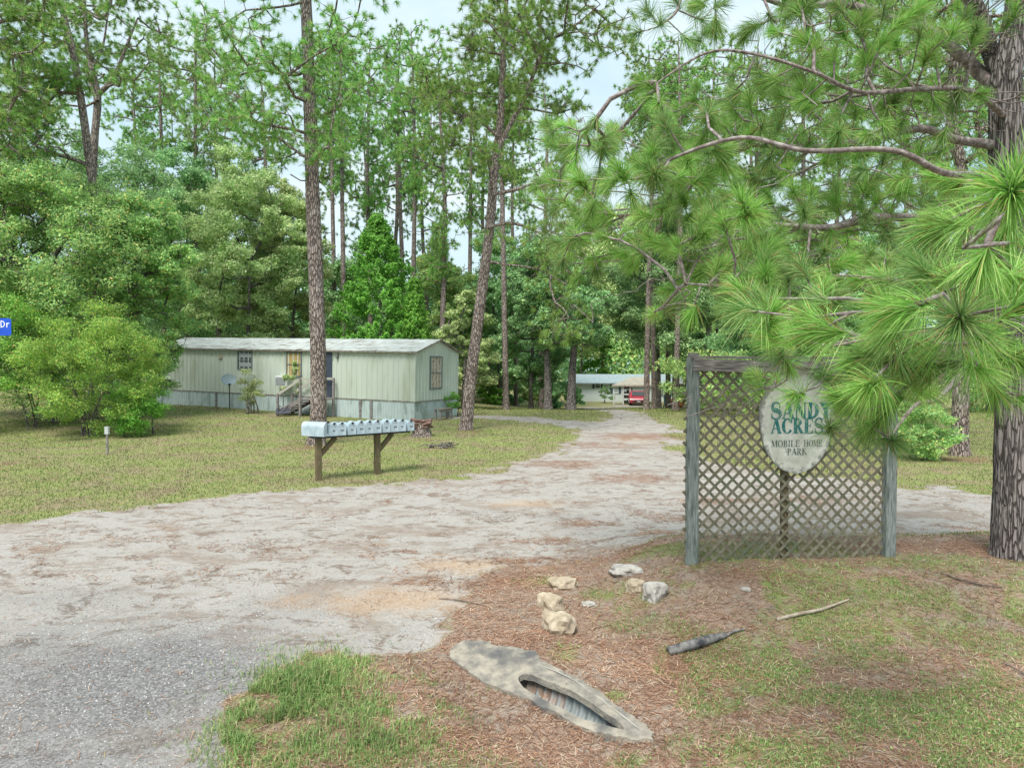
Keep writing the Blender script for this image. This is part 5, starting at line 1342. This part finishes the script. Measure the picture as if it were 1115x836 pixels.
# bright cone shaped cedar: stacked sprays
b = on(P(413, 395, 45)[0], 45)
def cedar(loc, H, W, seed, label, n=90000, off=0):
    rg = np.random.default_rng(seed); root = thing('cedar_tree', label, 'tree', loc, group='bright green cedars')
    V, Q, S, R = spine([(0, 0, -.1), (0.1, 0, H * .5), (0, 0, H * .97)], [.16, .10, .02], 5, 8); npmesh('trunk', V, None, Q, [MT['bark_grey']], None, True, root)
    m = 620; u = rg.random(m) ** 1.5; z = H * (.02 + .97 * u); an = rg.random(m) * 6.283; prof = W * (1 - u) ** .72 * (1 + .25 * np.sin(an * 3 + z) * rg.random(m)) + .1
    rad = prof * rg.uniform(.55, 1.05, m) ; C0 = np.stack([np.cos(an) * rad, np.sin(an) * rad, z + .25], 1)
    w = rg.integers(0, m, n); t = rg.random(n)
    dirn = np.stack([np.cos(an), np.sin(an), np.full(m, .75)], 1)
    Pn = C0[w] + dirn[w] * (t * .6 - .3)[:, None] * (1 - .5 * u[w])[:, None] + rg.normal(size=(n, 3)) * (.16 * (1.15 - t))[:, None]
    V, Q = leaves(Pn, dirn[w], .17, rg, .5); npmesh('crown', V, None, Q, [MT['leaf_bright']], None, False, root)
cedar(b, 2.75 + (395 - 238) / F * 45 - b[2], 3.9, 31, 'large bright green cone shaped cedar behind the mobile home roof')
b = on(P(452, 395, 44)[0], 44); cedar(b, 2.75 + (395 - 308) / F * 44 - b[2], 1.5, 32, 'small bright green cedar at the shoulder of the large one', 15000)

# ------------------------------------------------------------------ bushes
def bush(px, py, H, W, mat, seed, label, n=5000, leaf=.08, nclump=22, cb=.0, stems=4, name='bush', group=None, **kw):
    return leafy_tree(name, label, G(px, py), H, W, seed, mat, leaf, n, cb, .035, nclump, cat=name if name == 'bush' else name.replace('_', ' '), crown_name='leaves', stems=stems, group=group, **kw)
bush(103, 474, 4.9, 2.6, 'leaf_bush', 41, 'large yellow green bush with red tinged sprays at the lawn edge', 52000, .075, 110, .02, 7, spread=.6)
bush(40, 466, 5.6, 2.6, 'leaf_bush', 42, 'tall bush at the frame edge beside the yellow green one', 40000, .08, 80, .05, 5, spread=.7)
bush(-30, 470, 4.6, 2.4, 'leaf_light', 43, 'greener bush cut by the frame edge', 14000, .09, 36, .05, 4)
bush(150, 474, 2.2, 1.1, 'leaf_bright', 44, 'low bright green shrub at the foot of the yellow green bush', 9000, .08, 24, .0, 3)
bush(1000, 500, 1.7, .85, 'leaf_light', 45, 'round bright shrub beyond the screen by the curving pine', 12000, .07, 26, 0)
bush(992, 470, 2.8, 1.6, 'leaf_olive', 46, 'taller dull shrub behind the round bright one', 9000, .09, 24, 0)
bush(272, 450, 2.2, .7, 'leaf_olive', 47, 'thin straggly shrub growing against the mobile home skirting', 2600, .09, 22, .0, 5)
bush(494, 454, 1.4, .55, 'leaf_bright', 48, 'small leafy shrub behind the low bench', 1500, .08, 12, .2, 3)
vn = HM @ Vector((wall_hit(322, 415).x, -.35, .2)); vn.z = float(zg(vn.x, vn.y))
leafy_tree('bush', 'twiggy climbing shrub between the air conditioner and the stairs', tuple(vn), 2.9, .5, 49, 'leaf_olive', .10, 1500, .25, .03, 14, cat='bush', crown_name='leaves', stems=3)
US = [(533, 440, 1.5, 1.0, 'leaf_bright', 'bright low shrub just past the leaning pine'), (556, 441, 1.9, 1.3, 'leaf_dark', 'dark shrub second past the leaning pine'), (580, 443, 1.7, 1.3, 'leaf_light', 'light undergrowth shrub left of the first oak trunk'),
      (606, 444, 1.5, 1.2, 'leaf_dark', 'undergrowth shrub between the two dark oak trunks'), (616, 446, 1.5, .9, 'leaf_dark', 'dark shrub at the drive side of the stout oak'), (567, 437, 2.9, 1.6, 'leaf_dark', 'tall dark shrub in the thicket by the drive'),
      (528, 432, 3.2, 1.9, 'leaf_olive', 'tall olive shrub behind the leaning pine base')]
for i, (px, py, H, W, mt, lb) in enumerate(US): bush(px, py, H * 1.25, W * 1.15, mt, 60 + i, lb, 11000, .12, 24, 0, 3, group='undergrowth beside the drive')
b = P(660, 438, 77); leafy_tree('bush', 'spiky dark shrub against the white house wall', on(b[0], 77), 2.0, .8, 71, 'leaf_dark', .2, 1500, 0, .03, 12, cat='bush', crown_name='leaves', stems=2)
for i, (px, Y, lb) in enumerate([(790, 36, 'shrub across the drive behind the lattice corner'), (850, 38, 'shrub across the drive behind the oval board'), (915, 37, 'shrub across the drive behind the lattice'), (1085, 40, 'shrub across the far lawn beside the big trunk'), (752, 42, 'dark shrub beside the screen post top')]):
    leafy_tree('bush', lb, on(P(px, 395, Y)[0], Y), 3.6, 2.3, 80 + i, 'leaf_dark' if i % 2 else 'leaf_light', .13, 8000, 0, .04, 24, cat='bush', crown_name='leaves', stems=3, group='shrubs across the drive')
# far wood that closes the view
rg = np.random.default_rng(77)
n = 85000; ang = rg.uniform(-.95, .95, n); R_ = rg.uniform(112, 135, n); x = R_ * np.sin(ang); y = R_ * np.cos(ang)
Hh = 12 + 7 * fbm(ang * 30, R_ * .02, 1, 3); z = -1.5 + Hh * rg.random(n) ** .8
V, Q = leaves(np.stack([x, y, z], 1), np.tile([[0, -.4, .6]], (n, 1)), .75, rg, .7)
tag(npmesh('far_woods', V, None, Q, [MT['leaf_dark']]), 'far green wood closing the view behind the clearing', 'woods', None, 'stuff')
n = 85000; x = rg.uniform(-75, 6, n); y = rg.uniform(66, 74, n) ; z = (8.0 + 11 * fbm(x, y, .15, 4)) * rg.random(n) ** .8
V, Q = leaves(np.stack([x, y, z + .2], 1), np.tile([[0, -.4, .6]], (n, 1)), .42, rg, .7)
tag(npmesh('undergrowth', V, None, Q, [MT['leaf_dark']]), 'dark understorey between the pine trunks', 'undergrowth', None, 'stuff')
n = 26000; x = rg.uniform(12, 75, n); y = rg.uniform(84, 92, n); z = -1.6 + (5.5 + 5 * fbm(x, y, .15, 4)) * rg.random(n) ** .8
V, Q = leaves(np.stack([x, y, z + .2], 1), np.tile([[0, -.4, .6]], (n, 1)), .42, rg, .7)
tag(npmesh('undergrowth', V, None, Q, [MT['leaf_light']]), 'green understorey behind the carport', 'undergrowth', None, 'stuff')

# ------------------------------------------------------------------ the big pine whose boughs hang over the sign
rg = np.random.default_rng(9)
loc = G(1103, 606); Y0 = float(loc[1]); lc = np.array(loc)
root = thing('pine_tree', 'big rough barked pine beside the screen, its long needled boughs hanging over the sign', 'tree', loc)
tr = [(0, 0, -.25), (0, 0, .02)] + [tuple(v) for v in L3([(1103, 520), (1104, 430), (1102, 330), (1099, 240), (1096, 160), (1095, 100), (1099, 60), (1106, 10), (1112, -60)], Y0, loc)]
V, Q, S, R = spine(tr, [.29, .245, .215, .20, .195, .192, .192, .18, .14, .12, .09], 22, 96, .28, .10, seed=9)
parts = [(V, None, Q, 0)]; nodes = [(S[i], 0, 0.) for i in range(0, len(S), 4)]; nodes = [(p, max(i - 1, 0), i * .05) for i, (p, _, _) in enumerate(nodes)]
limbs = [
    ([(1097, 90), (1085, 60, 9.0), (1070, 25, 8.8), (1055, -10, 8.7), (1035, -70, 8.5), (1010, -140, 8.2)], [.13, .115, .105, .10, .08, .05]),
    ([(1098, 85), (1108, 60, 9.2), (1122, 30, 9.3), (1140, -20, 9.4), (1160, -100, 9.5)], [.13, .12, .11, .10, .06]),
    ([(1094, 98), (1072, 76, 9.1), (1045, 58, 9.0), (1010, 38, 8.9), (970, 20, 8.8), (920, 8, 8.6), (860, 5, 8.3), (800, -5, 8.0)], [.10, .085, .075, .065, .055, .045, .03, .015]),
    ([(1093, 160), (1070, 156, 8.8), (1040, 150, 8.5), (1005, 144, 8.3), (960, 147, 8.0), (915, 152, 7.8), (870, 159, 7.6), (825, 158, 7.4), (805, 160, 7.3)], [.07, .055, .05, .046, .043, .04, .035, .028, .024]),
    ([(1096, 260), (1080, 252, 8.6), (1040, 242, 8.2), (995, 240, 7.8), (950, 239, 7.5), (910, 242, 7.3), (872, 247, 7.2)], [.06, .048, .044, .046, .044, .038, .028]),
    ([(1097, 215), (1090, 205, 7.6), (1070, 190, 6.0), (1040, 180, 5.2), (960, 165, 5.2), (880, 160, 5.3), (800, 150, 5.5), (740, 170, 5.7), (690, 185, 5.9), (640, 205, 6.0)], [.05, .035, .03, .026, .022, .02, .018, .015, .012, .008]),
    ([(1100, 300), (1095, 310, 7.5), (1085, 330, 6.0), (1060, 345, 5.0), (1010, 370, 4.9), (960, 372, 5.0), (910, 362, 5.2), (860, 345, 5.4), (800, 320, 5.7), (740, 300, 6.2)], [.045, .035, .028, .024, .021, .019, .017, .015, .012, .008]),
    ([(1101, 380), (1090, 392, 7.4), (1060, 400, 6.2), (1030, 430, 5.4), (1000, 450, 5.3), (965, 472, 5.3)], [.045, .036, .028, .02, .016, .008]),
    ([(1098, 205), (1106, 200, 7.0), (1112, 200, 4.8), (1104, 205, 3.0)], [.032, .022, .015, .009]),
    ([(1101, 330), (1112, 330, 7.0), (1116, 335, 5.2), (1100, 345, 4.0), (1070, 330, 3.8)], [.034, .024, .018, .012, .008]),
    ([(1097, 130), (1060, 110, 8.0), (1000, 100, 7.4), (940, 95, 7.0), (880, 85, 6.8), (820, 60, 6.7), (770, 60, 6.7), (720, 85, 6.8)], [.045, .03, .026, .022, .018, .015, .012, .008]),
]
for lp, lr in limbs:
    pts = L3([(p[0], p[1], p[2] if len(p) > 2 else Y0) for p in lp], Y0, loc)
    pts = [p + (rg.normal(size=3) * .035 if 0 < i else 0) for i, p in enumerate(pts)]
    V2, Q2, S2, R2 = spine(pts, lr, 7, 12, 0, .16, seed=len(lp)); parts.append((V2, None, Q2, 0 if lr[0] > .12 else 1))
    b0 = len(nodes); nodes += [(S2[i], (b0 + i - 1) if i else 0, .0 + i * .015) for i in range(len(S2))]
TF = [(1100, 208, 165), (1023, 246, 100), (1064, 299, 115), (979, 338, 115), (1045, 345, 130), (891, 361, 105), (945, 384, 90), (1029, 395, 85), (838, 342, 95), (907, 326, 80), (849, 384, 62), (822, 408, 50),
      (928, 440, 84), (945, 420, 95), (930, 405, 80), (949, 464, 80), (995, 414, 82), (1083, 426, 82), (1083, 311, 90), (1108, 388, 90), (1070, 365, 110), (1005, 300, 90), (1110, 300, 110), (1090, 262, 100), (965, 440, 80), (1000, 372, 90),
      (632, 197, 62), (678, 191, 62), (712, 191, 70), (744, 217, 52), (772, 232, 56), (767, 194, 55), (818, 232, 70), (761, 255, 58), (813, 272, 60), (836, 272, 62), (833, 300, 72), (732, 332, 50), (793, 329, 62), (827, 325, 80), (689, 286, 44), (649, 295, 42),
      (603, 229, 50), (703, 187, 55), (711, 156, 60), (774, 129, 58), (789, 164, 56), (754, 109, 42), (887, 101, 48), (817, 31, 44), (875, 43, 52), (914, 144, 52), (844, 137, 40), (774, 183, 50), (813, 234, 60), (875, 230, 52), (910, 222, 48), (828, 273, 60),
      (700, 90, 52), (1040, 200, 62), (985, 205, 50), (940, 205, 45), (660, 230, 48), (700, 235, 50), (640, 250, 44), (715, 265, 46), (620, 170, 45), (655, 165, 48), (735, 150, 52), (670, 140, 40), (590, 200, 40), (790, 290, 60), (760, 300, 50), (860, 300, 60), (870, 335, 60), (960, 300, 60), (920, 285, 55), (855, 190, 44), (945, 60, 50), (980, 100, 45), (1010, 60, 50), (940, 20, 50), (1000, 10, 55), (870, 5, 50), (900, 60, 44), (1060, 40, 50), (1040, 110, 46), (780, 30, 44), (760, 5, 44), (830, 90, 44), (860, 75, 40), (925, 110, 42)]
T0, S0 = [], []
for px, py, d in TF:
    Y = F * .47 / d; T0.append(P(px, py, Y) - lc); S0.append(1)
    for _k in range(2 if Y > 3.6 else 1): T0.append(T0[-1 - _k] + rg.normal(size=3) * [.13, .2, .10]); S0.append(.95)
for _ in range(960):   # thinner fill, farther back in the crown
    px = rg.uniform(590, 1150); py = rg.uniform(-90, 330 if px > 720 else 290)
    if px < 850 and py < 130 - max(0, px - 700) * .55: continue
    if 1035 < px < 1125 and 40 < py < 175: continue
    T0.append(P(px, py, rg.uniform(6.8, 9.6)) - lc); S0.append(.85)
T0 = np.array(T0); S0 = np.array(S0)
arr, par, tips, bn = grow(nodes, list(T0), rg, .35, .13, .05, .55)
Vw, Qw = wood(arr, par, bn, tips, .0062, .40, 6, .03); parts.append((Vw, None, Qw, 1))
src = arr[rg.integers(len(S) // 4, len(arr), 420)]; src = src[(src[:, 2] > 1.6) & (src[:, 1] > -2.6)]
dt = src + rg.normal(size=src.shape) * .32 + [0, 0, -.12]
a6, p6, t6, b6 = grow([(q, -1, 0.) for q in src], list(dt), rg, .12, .16, .05, 0)
Vw, Qw = wood(a6, p6, b6, t6, .0042, .3, 4); parts.append((Vw, None, Qw, 1))
V, T, Q, mi = merge(parts); npmesh('trunk', V, T, Q, [MT['bark_near'], MT['limb']], mi, True, root)
td = unit(arr[tips] - arr[par[tips]]); td = unit(td + np.array([0, 0, .35]) + rg.normal(size=td.shape) * .2)
GV, GT, GQ, gm, gq, off = [], [], [], [], [], 0
for sel, L_, n_, w_ in ((S0 > .99, .24, 340, .0036), ((S0 > .9) & (S0 < .99), .20, 200, .0036), (S0 < .9, .20, 150, .0042)):
    ids = np.where(sel)[0]; kind = rg.choice(3, len(ids), p=[.4, .3, .3])
    for kk in range(3):
        ii_ = ids[kind == kk]
        if not len(ii_): continue
        V1, T1, Q1, n1 = tufts(arr[tips][ii_], td[ii_], L_ * rg.uniform(.8, 1.1, len(ii_)), n_, w_, rg, .25, [1.25, 1.0, 1.45][kk], True, .6)
        m1 = np.where(rg.random(n1) < .075, 3, kk)
        GV.append(V1); GT.append(T1 + off); GQ.append(Q1 + off); gm.append(m1); off += len(V1)
gm = np.concatenate(gm)
npmesh('crown', np.concatenate(GV), np.concatenate(GT), np.concatenate(GQ), [MT['needles_near'], MT['needles_fresh'], MT['needles_deep'], MT['needles_brown']], np.concatenate([gm, gm]), False, root)
# a bough of another pine reaching in from above
lc2 = lc
ln_ = L3([(860, 5, 8.3), (815, -50, 8.0), (770, -60, 7.6), (745, -10, 7.4), (735, 15, 7.3), (715, 30, 7.3)], 7.5, lc2)
V, Q, S, R = spine(ln_, [.03, .026, .022, .018, .014, .008], 5, 8)
t5 = np.array(L3([(692, 36, 7.2), (705, 12, 7.3), (720, 24, 7.2), (748, 44, 7.3), (765, 22, 7.4), (735, 0, 7.3), (785, 5, 7.4), (700, -10, 7.3), (770, -20, 7.5)], 7.3, lc2))
ar, pr, tp, bn = grow([(S[i], max(i - 1, 0), i * .02) for i in range(len(S))], list(t5), rg, .2, .1, .03, .2)
Vw, Qw = wood(ar, pr, bn, tp, .006, .4, 5); V3, T3, Q3, m3 = merge([(V, None, Q, 0), (Vw, None, Qw, 0)])
npmesh('bough', V3, T3, Q3, [MT['limb']], None, True, root)
V, T, Q, n = tufts(ar[tp], unit(ar[tp] - ar[pr[tp]]), .22, 110, .0045, rg, .1, 1.5, True, .5)
npmesh('needles', V, T, Q, [MT['needles_deep']], None, False, root)

# ------------------------------------------------------------------ light, sky, camera
EL, AZ = math.radians(58), math.radians(200)     # sun high, behind the viewer's right shoulder
sun = bpy.data.lights.new('sun', 'SUN'); sun.energy = 3.0; sun.angle = math.radians(26); sun.color = (1, .96, .9)
so = bpy.data.objects.new('sun', sun); C.objects.link(so)
sd = Vector((math.sin(AZ) * math.cos(EL), math.cos(AZ) * math.cos(EL), math.sin(EL)))
so.rotation_euler = sd.to_track_quat('Z', 'Y').to_euler()
w = bpy.data.worlds.new('World'); scene.world = w; w.use_nodes = True; t = NT(w.node_tree); w.node_tree.nodes.clear()
sky = t.n('ShaderNodeTexSky', sky_type='NISHITA'); sky.sun_disc = False; sky.sun_elevation = EL; sky.sun_rotation = AZ; sky.air_density = 1.3; sky.dust_density = 2.0
tc = t.coord('Generated')
cn = t.noise(t.mapping(tc, (1, 1, 3)), 2.2, 6, .55, .3)
cloud = t.mix(t.ramp(cn, [(.35, 0), (.65, 1)]), (3.9, 5.5, 6.3), (6.2, 7.1, 7.4))
colw = t.mix(.86, sky.outputs[0], cloud)
bg = t.n('ShaderNodeBackground'); t.l(colw, bg.inputs[0]); bg.inputs[1].default_value = .1
ow = t.n('ShaderNodeOutputWorld'); t.l(bg.outputs[0], ow.inputs[0])
cam = bpy.data.cameras.new('camera'); co_ = bpy.data.objects.new('camera', cam); C.objects.link(co_)
cam.sensor_width = 36; cam.lens = F / 1115 * 36; cam.clip_end = 2000; cam.clip_start = .05
co_.location = CAM; co_.rotation_euler = (PI / 2 - PITCH, 0, 0); scene.camera = co_
scene.view_settings.view_transform = 'Standard'; scene.view_settings.look = 'None'; scene.view_settings.gamma = 1; scene.view_settings.use_curve_mapping = False
scene.view_settings.exposure = 0.70
scene.cycles.max_bounces = 6; scene.cycles.diffuse_bounces = 3; scene.cycles.transmission_bounces = 4; scene.cycles.transparent_max_bounces = 4
